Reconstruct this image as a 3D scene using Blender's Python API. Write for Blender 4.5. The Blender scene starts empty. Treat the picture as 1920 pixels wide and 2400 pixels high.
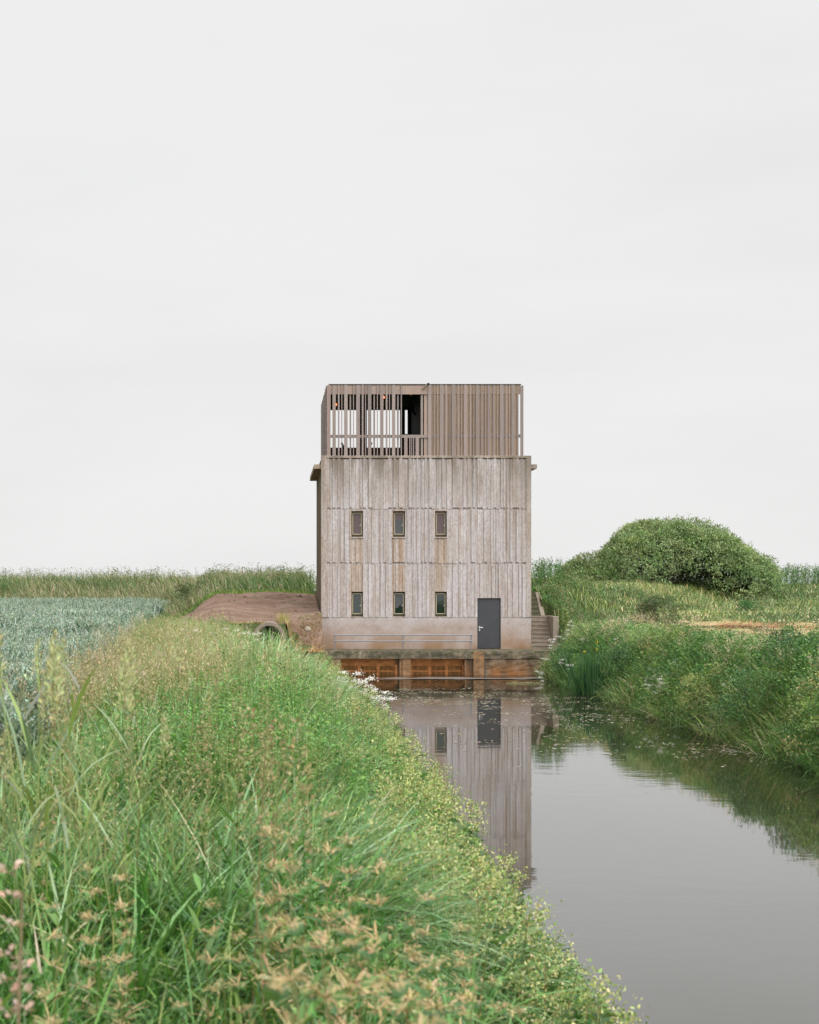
import bpy, math, random
import numpy as np
from mathutils import Vector

random.seed(11)
rng = np.random.default_rng(11)
PI = math.pi
scene = bpy.context.scene
COL = scene.collection

# ------------------------------------------------------------------ survey helpers
# metres; water level z = 0, camera eye 3.7 m above it, tower front 60 m away along +Y
F, CX, CY, EYE = 3372.0, 644.0, 1368.0, 3.7
def wx(px, Y): return (px - CX) / F * Y
def wz(py, Y): return EYE - (py - CY) / F * Y
def U(a, b, n=None): return rng.uniform(a, b, n)

_T = [np.random.default_rng(100 + i).random((256, 256)) for i in range(8)]
def vnoise(x, y, s, k=0):
    x = np.asarray(x, float) / s + 1000; y = np.asarray(y, float) / s + 1000
    xi = np.floor(x).astype(int); yi = np.floor(y).astype(int)
    fx = x - xi; fy = y - yi
    fx = fx * fx * (3 - 2 * fx); fy = fy * fy * (3 - 2 * fy)
    T = _T[k % 8]
    a = T[xi % 256, yi % 256]; b = T[(xi + 1) % 256, yi % 256]
    c = T[xi % 256, (yi + 1) % 256]; d = T[(xi + 1) % 256, (yi + 1) % 256]
    return (a * (1 - fx) + b * fx) * (1 - fy) + (c * (1 - fx) + d * fx) * fy
def sstep(a, b, x):
    t = np.clip((x - a) / (b - a), 0, 1)
    return t * t * (3 - 2 * t)

# ------------------------------------------------------------------ terrain height
def field_edge(Y): return -1.55 - 0.06 * Y
def dike0(X): return 57.0 + 1.5 * np.clip(X - 11.5, 0, 13)
def height(X, Y):
    X = np.asarray(X, float); Y = np.asarray(Y, float)
    # left bank and field
    xs0 = 0.2 - 1.1 * sstep(14, 40, Y)
    L = np.where(X < xs0, 2.1, 2.1 * (2.72 - X) / (2.72 - xs0))
    fe = field_edge(Y)
    L = np.where(X < fe + 0.8, 1.9 + 0.2 * sstep(-0.2, 0.8, X - fe), L)
    L = np.maximum(L, -0.9)
    dent = 1.3 * np.exp(-((X + 0.0) / 1.6) ** 2 - ((Y - 57) / 13.0) ** 2) * sstep(24, 40, Y)
    L = np.where(L > 0.2, np.maximum(L - dent, np.minimum(L, 0.3)), L)
    # right bank
    R = np.clip((X - 10.65) * 0.95, -0.9, 1.42)
    R = np.where(X > 12.1, 1.42 + 0.2 * sstep(12.1, 15, X), R)
    z = np.where(X < 6, L, R)
    # dike behind the field, soil mound beside the tower, dike on the right
    far = 1.9 + 1.8 * sstep(91, 102, Y)
    mound = 2.15 + 1.05 * sstep(56, 68, Y) + 0.45 * sstep(72, 78, Y)
    fk = field_edge(np.minimum(Y, 91)); k = sstep(fk + 0.6, fk + 3.2, X)
    left = np.where(Y > 56.2, far * (1 - k) + mound * k, z)
    near = sstep(55.6, 56.3, Y)
    zl = z * (1 - near) + left * near
    # low ledge between culvert and tower
    led = sstep(0.45, 0.75, X) * (X < 1.94)
    ledz = 0.95 + (mound - 0.95) * sstep(57.8, 59.3, Y)
    zl = np.where((Y > 55.8), zl * (1 - led) + ledz * led, zl)
    z = z + 0.85 * sstep(12.8, 16, X) * sstep(47, 72, Y)
    y0 = dike0(X)
    s = sstep(y0, y0 + 6.5, Y)
    zr = np.maximum(z, 0.2) * (1 - s) + 3.4 * s
    zr = np.where(Y > 56, zr, z)
    mid = np.where(X < 6, zl, zr)
    can = (X > 1.94) & (X < 10.68) & (Y <= 58.6)
    mid = np.where(can, np.minimum(z, 0.1), mid)
    inb = (X > 1.94) & (X < 10.68) & (Y > 58.6)
    mid = np.where(inb, np.where(Y < 68, 0.5, 3.4), mid)
    pit = (X > 10.4) & (X < 11.85) & (Y > 58.4) & (Y < 61.7)
    pit = pit | ((X > 10.4) & (X < 11.45) & (Y > 58.4) & (Y < 63.0))
    mid = np.where(pit, 0.5, mid)
    z = np.where(Y > 55.6, mid, z)
    b = (vnoise(X, Y, 2.3, 1) - 0.5) * 0.22 + (vnoise(X, Y, 0.7, 2) - 0.5) * 0.08
    return z + np.where(z > 0.15, b, 0)

# ------------------------------------------------------------------ node helpers
def new_mat(name):
    m = bpy.data.materials.new(name); m.use_nodes = True
    nt = m.node_tree; nt.nodes.clear()
    return m, nt
def N(nt, t, **kw):
    n = nt.nodes.new(t)
    for k, v in kw.items():
        if k in n.inputs.keys(): n.inputs[k].default_value = v
        else: setattr(n, k, v)
    return n
def link(nt, a, b): nt.links.new(a, b)
def mixc(nt, fac, a, b, mode='MIX'):
    n = nt.nodes.new('ShaderNodeMix'); n.data_type = 'RGBA'; n.blend_type = mode
    for idx, v in ((0, fac), (6, a), (7, b)):
        if hasattr(v, 'is_linked'): link(nt, v, n.inputs[idx])
        elif idx == 0: n.inputs[0].default_value = v
        else: n.inputs[idx].default_value = (*v, 1)
    return n.outputs[2]
def ramp(nt, src, stops):
    r = nt.nodes.new('ShaderNodeValToRGB')
    while len(r.color_ramp.elements) < len(stops): r.color_ramp.elements.new(0.5)
    for e, (p, c) in zip(r.color_ramp.elements, stops):
        e.position = p; e.color = (*c, 1) if len(c) == 3 else c
    link(nt, src, r.inputs[0]); return r.outputs[0]
def noise(nt, scale, detail=4, mscale=(1, 1, 1), loc=(0, 0, 0), rough=0.55):
    tc = nt.nodes.new('ShaderNodeTexCoord'); mp = nt.nodes.new('ShaderNodeMapping')
    mp.inputs['Scale'].default_value = mscale; mp.inputs['Location'].default_value = loc
    link(nt, tc.outputs['Object'], mp.inputs[0])
    n = nt.nodes.new('ShaderNodeTexNoise'); n.inputs['Scale'].default_value = scale
    n.inputs['Detail'].default_value = detail; n.inputs['Roughness'].default_value = rough
    link(nt, mp.outputs[0], n.inputs['Vector']); return n.outputs[0]
def zramp(nt, z0, z1):
    tc = nt.nodes.new('ShaderNodeTexCoord'); s = nt.nodes.new('ShaderNodeSeparateXYZ')
    link(nt, tc.outputs['Object'], s.inputs[0])
    m = nt.nodes.new('ShaderNodeMapRange'); m.inputs['From Min'].default_value = z0; m.inputs['From Max'].default_value = z1
    link(nt, s.outputs[2], m.inputs[0]); return m.outputs[0]
def math_(nt, op, a, b):
    n = nt.nodes.new('ShaderNodeMath'); n.operation = op
    for i, v in enumerate((a, b)):
        if hasattr(v, 'is_linked'): link(nt, v, n.inputs[i])
        else: n.inputs[i].default_value = v
    n.use_clamp = op in ('MULTIPLY',)
    return n.outputs[0]
def finish(nt, color, rough=0.8, spec=0.3, bump=None, bstr=0.3, bdist=0.01, **kw):
    p = nt.nodes.new('ShaderNodeBsdfPrincipled')
    if hasattr(color, 'is_linked'): link(nt, color, p.inputs['Base Color'])
    else: p.inputs['Base Color'].default_value = (*color, 1)
    if hasattr(rough, 'is_linked'): link(nt, rough, p.inputs['Roughness'])
    else: p.inputs['Roughness'].default_value = rough
    p.inputs['Specular IOR Level'].default_value = spec
    for k, v in kw.items(): p.inputs[k.replace('_', ' ')].default_value = v
    if bump is not None:
        b = nt.nodes.new('ShaderNodeBump'); b.inputs['Strength'].default_value = bstr; b.inputs['Distance'].default_value = bdist
        link(nt, bump, b.inputs['Height']); link(nt, b.outputs[0], p.inputs['Normal'])
    o = nt.nodes.new('ShaderNodeOutputMaterial'); link(nt, p.outputs[0], o.inputs[0]); return p
def attr(nt):
    a = nt.nodes.new('ShaderNodeAttribute'); a.attribute_name = 'Col'; return a.outputs['Color']

def mat_leaf(name, rough=0.5, spec=0.35, trans=0.24):
    m, nt = new_mat(name)
    c = attr(nt)
    p = nt.nodes.new('ShaderNodeBsdfPrincipled'); link(nt, c, p.inputs['Base Color'])
    p.inputs['Roughness'].default_value = rough; p.inputs['Specular IOR Level'].default_value = spec
    t = nt.nodes.new('ShaderNodeBsdfTranslucent')
    cc = mixc(nt, 1.0, c, (1.15, 1.25, 0.75), 'MULTIPLY'); link(nt, cc, t.inputs[0])
    x = nt.nodes.new('ShaderNodeMixShader'); x.inputs[0].default_value = trans
    link(nt, p.outputs[0], x.inputs[1]); link(nt, t.outputs[0], x.inputs[2])
    o = nt.nodes.new('ShaderNodeOutputMaterial'); link(nt, x.outputs[0], o.inputs[0]); return m

def mat_plain(name, color, rough=0.6, spec=0.3, var=0.15, sc=20, **kw):
    m, nt = new_mat(name)
    n = noise(nt, sc, 5)
    c = mixc(nt, n, tuple(v * (1 - var) for v in color), tuple(min(1, v * (1 + var)) for v in color))
    finish(nt, c, rough, spec, n, 0.15, 0.004, **kw); return m

def mat_concrete():
    m, nt = new_mat('ribbed_concrete')
    c = attr(nt)
    streak = noise(nt, 1.0, 5, (7, 7, 0.6), rough=0.65)
    c = mixc(nt, ramp(nt, streak, [(0.36, (0, 0, 0)), (0.56, (1, 1, 1))]), mixc(nt, 1.0, c, (0.81, 0.75, 0.685), 'MULTIPLY'), c)
    sp = noise(nt, 15, 7, (1, 1, 0.6), rough=0.8)
    c = mixc(nt, ramp(nt, sp, [(0.34, (0, 0, 0)), (0.66, (1, 1, 1))]), mixc(nt, 1.0, c, (0.66, 0.62, 0.58), 'MULTIPLY'), mixc(nt, 1.0, c, (1.2, 1.2, 1.22), 'MULTIPLY'))
    # broad brown weathering patches
    pt = noise(nt, 0.55, 5, (1, 1, 0.5), (3, 1, 2))
    c = mixc(nt, ramp(nt, pt, [(0.45, (0, 0, 0)), (0.68, (0.55, 0.55, 0.55))]), c, mixc(nt, 1.0, c, (0.82, 0.755, 0.68), 'MULTIPLY'))
    # ochre lichen specks
    l = noise(nt, 2.4, 6, (1.4, 1.4, 0.6), (7, 2, 5), rough=0.7)
    c = mixc(nt, ramp(nt, l, [(0.62, (0, 0, 0)), (0.74, (0.6, 0.6, 0.6))]), c, (0.40, 0.27, 0.12))
    # algae run-off below the coping
    zt = zramp(nt, 5.9, 7.7)
    g = noise(nt, 1.0, 6, (1.7, 1.7, 0.3), (4.3, 4, 0), rough=0.65)
    f = math_(nt, 'MULTIPLY', zt, ramp(nt, g, [(0.42, (0, 0, 0)), (0.58, (0.85, 0.85, 0.85))]))
    c = mixc(nt, f, c, (0.17, 0.14, 0.11))
    # splash stain near the deck
    zb = zramp(nt, 1.35, 0.0)
    g2 = noise(nt, 1.3, 5, (1, 1, 0.7), (9, 0, 1))
    f2 = math_(nt, 'MULTIPLY', zb, ramp(nt, g2, [(0.28, (0.1, 0.1, 0.1)), (0.62, (1, 1, 1))]))
    c = mixc(nt, f2, c, (0.24, 0.145, 0.075))
    finish(nt, c, 0.9, 0.2, sp, 0.35, 0.01); return m

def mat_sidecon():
    m, nt = new_mat('dark_side_concrete')
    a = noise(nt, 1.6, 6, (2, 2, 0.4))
    c = ramp(nt, a, [(0.3, (0.045, 0.036, 0.018)), (0.7, (0.14, 0.10, 0.055))])  # dark brown tones, far below the grey of the front wall
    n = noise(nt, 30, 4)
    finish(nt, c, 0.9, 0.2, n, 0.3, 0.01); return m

def mat_mossy():
    m, nt = new_mat('mossy_concrete')
    a = noise(nt, 2.2, 8, (1, 1, 0.9), rough=0.72)
    c = ramp(nt, a, [(0.3, (0.02, 0.021, 0.014)), (0.45, (0.07, 0.062, 0.045)), (0.56, (0.15, 0.12, 0.085)), (0.75, (0.30, 0.25, 0.19))])
    r = noise(nt, 1.2, 6, (1, 1, 0.5), (4, 4, 4), rough=0.65)
    zb = zramp(nt, 0.75, 0.05)
    f = math_(nt, 'MULTIPLY', zb, ramp(nt, r, [(0.35, (0, 0, 0)), (0.6, (1, 1, 1))]))
    c = mixc(nt, f, c, (0.27, 0.115, 0.04))
    mo = noise(nt, 7, 6, (1, 1, 1), (2, 2, 9), rough=0.7)
    zt = zramp(nt, 0.55, 1.0)
    f = math_(nt, 'MULTIPLY', zt, ramp(nt, mo, [(0.48, (0, 0, 0)), (0.6, (1, 1, 1))]))
    c = mixc(nt, f, c, (0.055, 0.055, 0.014))
    w = noise(nt, 26, 6, rough=0.7)
    c = mixc(nt, ramp(nt, w, [(0.66, (0, 0, 0)), (0.76, (0.7, 0.7, 0.7))]), c, (0.42, 0.36, 0.29))
    finish(nt, c, 0.9, 0.25, mo, 0.6, 0.03); return m

def mat_rust(name, base):
    m, nt = new_mat(name)
    a = noise(nt, 3.5, 7, (1, 1, 2.2), rough=0.65)
    c = ramp(nt, a, [(0.3, tuple(v * 0.45 for v in base)), (0.55, base), (0.78, tuple(min(1, v * 1.5) for v in base))])
    n = noise(nt, 40, 4)
    finish(nt, c, 0.85, 0.2, n, 0.4, 0.006); return m

def mat_wood():
    m, nt = new_mat('weathered_timber')
    c = attr(nt)
    g = noise(nt, 1.0, 6, (60, 60, 1.6), rough=0.6)
    c = mixc(nt, ramp(nt, g, [(0.3, (0, 0, 0)), (0.7, (1, 1, 1))]), mixc(nt, 1.0, c, (0.74, 0.70, 0.67), 'MULTIPLY'), c)
    k = noise(nt, 5.0, 3, (2.2, 2.2, 0.9), (3, 3, 3))
    c = mixc(nt, ramp(nt, k, [(0.70, (0, 0, 0)), (0.76, (0.75, 0.75, 0.75))]), c, mixc(nt, 1.0, c, (0.45, 0.38, 0.33), 'MULTIPLY'))
    b = noise(nt, 0.9, 4, (2, 2, 0.7), (8, 1, 1))
    c = mixc(nt, b, mixc(nt, 1.0, c, (0.84, 0.86, 0.92), 'MULTIPLY'), mixc(nt, 1.0, c, (1.12, 1.05, 0.96), 'MULTIPLY'))
    finish(nt, c, 0.85, 0.2, g, 0.25, 0.004); return m

def mat_soil():
    m, nt = new_mat('bare_soil')
    a = noise(nt, 0.9, 8, (0.6, 1.6, 1), rough=0.7)
    c = ramp(nt, a, [(0.3, (0.15, 0.095, 0.065)), (0.5, (0.235, 0.16, 0.12)), (0.72, (0.34, 0.25, 0.195))])
    s = noise(nt, 14, 6, (1, 2.0, 1), rough=0.75)
    c = mixc(nt, ramp(nt, s, [(0.35, (0, 0, 0)), (0.6, (1, 1, 1))]), mixc(nt, 1.0, c, (0.66, 0.6, 0.56), 'MULTIPLY'), c)
    finish(nt, c, 0.95, 0.1, s, 0.9, 0.08); return m

def mat_ground():
    m, nt = new_mat('turf_soil')
    a = noise(nt, 0.35, 6, rough=0.6)
    c = ramp(nt, a, [(0.35, (0.045, 0.07, 0.022)), (0.55, (0.075, 0.095, 0.033)), (0.75, (0.13, 0.115, 0.055))])
    s = noise(nt, 9, 6, rough=0.7)
    c = mixc(nt, s, mixc(nt, 1.0, c, (0.6, 0.6, 0.6), 'MULTIPLY'), c)
    finish(nt, c, 0.95, 0.1, s, 0.8, 0.08); return m

def mat_water():
    m, nt = new_mat('still_canal_water')
    tc = nt.nodes.new('ShaderNodeTexCoord')
    def nz(scale, ms, loc):
        mp = nt.nodes.new('ShaderNodeMapping'); mp.inputs['Scale'].default_value = ms; mp.inputs['Location'].default_value = loc
        link(nt, tc.outputs['Object'], mp.inputs[0])
        n = nt.nodes.new('ShaderNodeTexNoise'); n.inputs['Scale'].default_value = scale; n.inputs['Detail'].default_value = 3
        link(nt, mp.outputs[0], n.inputs['Vector']); return n.outputs[0]
    h1 = nz(1.0, (1.2, 2.2, 1), (0, 0, 0)); h2 = nz(1.0, (7, 9, 1), (5, 3, 0))
    h = math_(nt, 'ADD', h1, math_(nt, 'MULTIPLY', h2, 0.12))
    mask = nz(1.0, (0.10, 0.28, 1), (2, 7, 0))
    mk = ramp(nt, mask, [(0.45, (0.16, 0.16, 0.16)), (0.68, (1, 1, 1))])
    b = nt.nodes.new('ShaderNodeBump'); b.inputs['Distance'].default_value = 0.0035
    link(nt, mk, b.inputs['Strength']); link(nt, h, b.inputs['Height'])
    df = nt.nodes.new('ShaderNodeBsdfDiffuse'); df.inputs[0].default_value = (0.026, 0.024, 0.016, 1)
    gl = nt.nodes.new('ShaderNodeBsdfGlossy'); gl.inputs['Roughness'].default_value = 0.03
    lw = nt.nodes.new('ShaderNodeLayerWeight'); lw.inputs[0].default_value = 0.5
    for q in (gl, lw): link(nt, b.outputs[0], q.inputs['Normal'])
    fc = ramp(nt, lw.outputs['Facing'], [(0.0, (0.04,) * 3), (0.5, (0.14,) * 3), (0.70, (0.36,) * 3), (0.80, (0.55,) * 3), (0.88, (0.75,) * 3), (0.95, (0.74,) * 3)])
    x = nt.nodes.new('ShaderNodeMixShader'); link(nt, fc, x.inputs[0]); link(nt, df.outputs[0], x.inputs[1]); link(nt, gl.outputs[0], x.inputs[2])
    o = nt.nodes.new('ShaderNodeOutputMaterial'); link(nt, x.outputs[0], o.inputs[0]); return m

def mat_bulb():
    m, nt = new_mat('lit_bulb_glass')
    e = nt.nodes.new('ShaderNodeEmission'); e.inputs[0].default_value = (1.0, 0.26, 0.10, 1); e.inputs[1].default_value = 2.2
    o = nt.nodes.new('ShaderNodeOutputMaterial'); link(nt, e.outputs[0], o.inputs[0]); return m

def mat_plinth():
    m, nt = new_mat('board_cast_concrete')
    a = noise(nt, 1.1, 7, (1, 1, 1.6), rough=0.7)
    c = ramp(nt, a, [(0.3, (0.30, 0.255, 0.225)), (0.5, (0.41, 0.37, 0.365)), (0.72, (0.47, 0.44, 0.45))])
    f = noise(nt, 13, 7, (1, 1, 2.2), rough=0.8)
    c = mixc(nt, ramp(nt, f, [(0.36, (0, 0, 0)), (0.62, (1, 1, 1))]), mixc(nt, 1.0, c, (0.72, 0.67, 0.62), 'MULTIPLY'), c)
    zb = zramp(nt, 1.3, 0.0); g = noise(nt, 0.9, 5, (1, 1, 0.9), (9, 0, 1))
    fb_ = math_(nt, 'MULTIPLY', zb, ramp(nt, g, [(0.3, (0.25, 0.25, 0.25)), (0.6, (1, 1, 1))]))
    c = mixc(nt, fb_, c, (0.235, 0.14, 0.075))
    finish(nt, c, 0.9, 0.2, f, 0.35, 0.01); return m
M = dict(
    plinth=mat_plinth(),
    concrete=mat_concrete(), side=mat_sidecon(), mossy=mat_mossy(), wood=mat_wood(), soil=mat_soil(), ground=mat_ground(), water=mat_water(),
    rust=mat_rust('rusty_steel', (0.43, 0.185, 0.066)), pier=mat_rust('rust_stained_concrete', (0.22, 0.125, 0.065)),
    leaf=mat_leaf('leaf'), blade=mat_leaf('grass_blade', 0.42, 0.5, 0.2), dry=mat_leaf('dry_plant', 0.8, 0.1, 0.2),
    bark=mat_plain('bark', (0.10, 0.08, 0.055), 0.9, 0.1, 0.4, 12),
    door=mat_plain('charcoal_door_paint', (0.042, 0.043, 0.048), 0.55, 0.3, 0.2, 3),
    steel=mat_plain('galvanised_steel', (0.21, 0.21, 0.22), 0.45, 0.5, 0.15, 25, Metallic=0.4),
    chrome=mat_plain('brushed_metal', (0.5, 0.5, 0.5), 0.3, 0.5, 0.1, 25, Metallic=0.6),
    frame=mat_plain('olive_window_paint', (0.36, 0.31, 0.20), 0.6, 0.3, 0.12, 15),
    revealshade=mat_plain('reveal_shade_tone', (0.045, 0.038, 0.024), 0.8, 0.2, 0.2, 15),
    glass=mat_plain('dark_window_glass', (0.006, 0.016, 0.011), 0.04, 0.6, 0.1, 2),
    mauve=mat_plain('mauve_blind', (0.105, 0.078, 0.078), 0.6, 0.15, 0.12, 6),
    grey=mat_plain('grey_blind_and_reflection', (0.075, 0.076, 0.08), 0.6, 0.15, 0.1, 6),
    inside=mat_plain('stained_boards_and_shade', (0.012, 0.017, 0.014), 0.8, 0.2, 0.3, 6),
    black=mat_plain('black_fabric_and_shade', (0.012, 0.013, 0.014), 0.7, 0.2, 0.2, 20),
    stone=mat_plain('field_stone', (0.26, 0.22, 0.17), 0.9, 0.15, 0.45, 9),
    stair=mat_plain('worn_stair_concrete', (0.23, 0.19, 0.15), 0.9, 0.15, 0.4, 6),
    stairdark=mat_plain('algae_stair_concrete', (0.10, 0.095, 0.06), 0.9, 0.15, 0.4, 6),
    pipe=mat_plain('concrete_pipe', (0.20, 0.155, 0.13), 0.9, 0.15, 0.3, 10),
    scum=mat_plain('silt', (0.12, 0.095, 0.078), 0.7, 0.4, 0.35, 3),
    bulb=mat_bulb(), white=mat_plain('white_paint', (0.7, 0.7, 0.68), 0.6, 0.3, 0.1, 10),
    roofing=mat_plain('roofing_felt', (0.06, 0.055, 0.05), 0.8, 0.2, 0.2, 6),
)

# ------------------------------------------------------------------ object helpers
def tag(o, label=None, cat=None, group=None, kind=None):
    if label: o['label'] = label
    if cat: o['category'] = cat
    if group: o['group'] = group
    if kind: o['kind'] = kind
    return o
def empty(name, loc):
    o = bpy.data.objects.new(name, None); o.location = loc; o.empty_display_size = 0.2; COL.objects.link(o); return o
def link_mesh(name, me, mat, parent=None):
    me.materials.append(mat)
    o = bpy.data.objects.new(name, me); COL.objects.link(o)
    if parent is not None: o.parent = parent
    return o
def np_mesh(name, verts, quads, mat, cols=None, parent=None, smooth=False):
    me = bpy.data.meshes.new(name)
    v = np.ascontiguousarray(verts, dtype=np.float32); q = np.ascontiguousarray(quads, dtype=np.int32)
    k = q.shape[1]
    me.vertices.add(len(v)); me.vertices.foreach_set('co', v.ravel())
    me.loops.add(q.size); me.loops.foreach_set('vertex_index', q.ravel())
    me.polygons.add(len(q)); me.polygons.foreach_set('loop_start', np.arange(0, q.size, k, dtype=np.int32))
    me.polygons.foreach_set('loop_total', np.full(len(q), k, dtype=np.int32))
    if smooth: me.polygons.foreach_set('use_smooth', np.ones(len(q), dtype=bool))
    if cols is not None:
        a = me.color_attributes.new('Col', 'FLOAT_COLOR', 'POINT')
        c = np.ones((len(v), 4), np.float32); c[:, :3] = np.clip(cols, 0, 1); a.data.foreach_set('color', c.ravel())
    me.update(calc_edges=True)
    return link_mesh(name, me, mat, parent)

class MB:
    def __init__(s): s.v = []; s.f = []; s.c = []
    def _add(s, vs, fs, col):
        o = len(s.v); s.v += [tuple(p) for p in vs]; s.f += [tuple(i + o for i in f) for f in fs]; s.c += [col] * len(vs); return s
    def box(s, x0, x1, y0, y1, z0, z1, col=(1, 1, 1)):
        vs = [(x0, y0, z0), (x1, y0, z0), (x1, y1, z0), (x0, y1, z0), (x0, y0, z1), (x1, y0, z1), (x1, y1, z1), (x0, y1, z1)]
        return s._add(vs, [(0, 3, 2, 1), (4, 5, 6, 7), (0, 1, 5, 4), (1, 2, 6, 5), (2, 3, 7, 6), (3, 0, 4, 7)], col)
    def tube(s, pts, rad, n=6, col=(1, 1, 1), cap=True):
        pts = [Vector(p) for p in pts]
        rad = rad if isinstance(rad, (list, tuple)) else [rad] * len(pts)
        vs = []; fs = []
        for i, p in enumerate(pts):
            d = (pts[min(i + 1, len(pts) - 1)] - pts[max(i - 1, 0)]).normalized()
            a = d.cross(Vector((0.31, 0.95, 0.05)) if abs(d.z) > 0.9 else Vector((0, 0, 1))).normalized(); b = d.cross(a)
            for k in range(n):
                t = 2 * PI * k / n; vs.append(p + (a * math.cos(t) + b * math.sin(t)) * rad[i])
        for i in range(len(pts) - 1):
            for k in range(n):
                fs.append((i * n + k, i * n + (k + 1) % n, (i + 1) * n + (k + 1) % n, (i + 1) * n + k))
        if cap: fs += [tuple(range(n))[::-1], tuple(range((len(pts) - 1) * n, len(pts) * n))]
        return s._add(vs, fs, col)
    def blob(s, c, r, col=(1, 1, 1), jit=0.15, seed=0, n=10, m=7):
        g = random.Random(seed); vs = []; fs = []
        for j in range(m + 1):
            ph = PI * j / m
            for k in range(n):
                t = 2 * PI * k / n; q = 1 + g.uniform(-jit, jit) * math.sin(ph)
                vs.append((c[0] + r[0] * q * math.sin(ph) * math.cos(t), c[1] + r[1] * q * math.sin(ph) * math.sin(t), c[2] + r[2] * math.cos(ph) * (1 + g.uniform(-jit, jit) * 0.3)))
        for j in range(m):
            for k in range(n):
                fs.append((j * n + k, (j + 1) * n + k, (j + 1) * n + (k + 1) % n, j * n + (k + 1) % n))
        return s._add(vs, fs, col)
    def prism(s, poly, axis, a0, a1, col=(1, 1, 1)):
        n = len(poly)
        def P(p, a): return {'x': (a, p[0], p[1]), 'y': (p[0], a, p[1]), 'z': (p[0], p[1], a)}[axis]
        vs = [P(p, a0) for p in poly] + [P(p, a1) for p in poly]
        fs = [tuple(range(n)), tuple(range(n, 2 * n))[::-1]] + [(i, (i + 1) % n, n + (i + 1) % n, n + i) for i in range(n)]
        return s._add(vs, fs, col)
    def build(s, name, mat, parent=None, org=None, bevel=0, smooth=False):
        if org is None: org = parent.location if parent is not None and parent.type == 'EMPTY' else Vector((0, 0, 0))
        org = Vector(org)
        me = bpy.data.meshes.new(name); me.from_pydata([Vector(p) - org for p in s.v], [], s.f)
        a = me.color_attributes.new('Col', 'FLOAT_COLOR', 'POINT')
        a.data.foreach_set('color', np.array([(*c, 1) for c in s.c], np.float32).ravel())
        if smooth:
            for p in me.polygons: p.use_smooth = True
        me.update()
        o = link_mesh(name, me, mat, parent)
        if bevel:
            b = o.modifiers.new('edge', 'BEVEL'); b.width = bevel; b.segments = 1; b.limit_method = 'ANGLE'
        return o

# ------------------------------------------------------------------ foliage batches (numpy)
class FB:
    """collects blades, leaves and stems as quads with a colour per vertex"""
    def __init__(s): s.V = []; s.Q = []; s.C = []; s.n = 0
    def _push(s, v, q, c):
        s.V.append(v.reshape(-1, 3)); s.Q.append(q.reshape(-1, 4) + s.n); s.C.append(c.reshape(-1, 3)); s.n += v.reshape(-1, 3).shape[0]
    def blades(s, pos, h, w, az, lean, curl, col, seg=4, prof=None, twist=0.5, tipcol=None):
        pos = np.asarray(pos, float); n = len(pos)
        if n == 0: return
        h = np.broadcast_to(h, n); w = np.broadcast_to(w, n); lean = np.broadcast_to(lean, n); curl = np.broadcast_to(curl, n)
        col = np.broadcast_to(col, (n, 3))
        dx, dy = np.cos(az), np.sin(az)
        tw = az + PI / 2 + U(-twist, twist, n)
        sx, sy = np.cos(tw), np.sin(tw)
        prof = prof or ([0.55] + [1.0] * (seg - 2) + [0.72, 0.04] if seg >= 2 else [1, 0.05])
        P = np.zeros((n, seg + 1, 3)); P[:, 0] = pos
        for i in range(seg):
            th = lean + curl * (i + 0.5) / seg
            st = h / seg
            P[:, i + 1, 0] = P[:, i, 0] + np.sin(th) * dx * st
            P[:, i + 1, 1] = P[:, i, 1] + np.sin(th) * dy * st
            P[:, i + 1, 2] = P[:, i, 2] + np.cos(th) * st
        V = np.zeros((n, seg + 1, 2, 3))
        for i in range(seg + 1):
            o = np.stack([sx * w * prof[i] * 0.5, sy * w * prof[i] * 0.5, np.zeros(n)], -1)
            V[:, i, 0] = P[:, i] - o; V[:, i, 1] = P[:, i] + o
        b = (np.arange(n) * (seg + 1) * 2)[:, None]
        i = np.arange(seg)[None, :] * 2
        Q = np.stack([b + i, b + i + 1, b + i + 3, b + i + 2], -1)
        s._push(V, Q, np.repeat(col[:, None, :], (seg + 1) * 2, 1))
        return P[:, -1]
    def leaves(s, pos, d, nrm, L, W, col, fold=0.15):
        pos = np.asarray(pos, float); n = len(pos)
        if n == 0: return
        L = np.broadcast_to(L, n)[:, None]; W = np.broadcast_to(W, n)[:, None]; col = np.broadcast_to(col, (n, 3))
        d = d / (np.linalg.norm(d, axis=1, keepdims=True) + 1e-9)
        sd = np.cross(d, nrm); sd /= (np.linalg.norm(sd, axis=1, keepdims=True) + 1e-9)
        up = np.cross(sd, d)
        V = np.zeros((n, 4, 3))
        V[:, 0] = pos; V[:, 1] = pos + d * L * 0.42 + sd * W * 0.5 + up * L * fold
        V[:, 2] = pos + d * L; V[:, 3] = pos + d * L * 0.42 - sd * W * 0.5 + up * L * fold
        s._push(V, np.arange(n * 4).reshape(n, 4), np.repeat(col[:, None, :], 4, 1))
    def build(s, name, mat, parent=None):
        return np_mesh(name, np.concatenate(s.V), np.concatenate(s.Q), mat, np.concatenate(s.C), parent)

def rdir(n, up=0.0):
    v = rng.normal(size=(n, 3)); v[:, 2] = v[:, 2] + up
    return v / np.linalg.norm(v, axis=1, keepdims=True)
def pick(pal, n, wts=None, jit=0.18):
    pal = np.array(pal, float); i = rng.choice(len(pal), n, p=wts)
    c = pal[i] * (1 + rng.normal(0, jit, (n, 1))) * (1 + rng.normal(0, 0.06, (n, 3)))
    return np.clip(c, 0.004, 0.9)
def on_ground(X, Y, dz=-0.03): return np.stack([X, Y, height(X, Y) + dz], -1)

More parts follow.
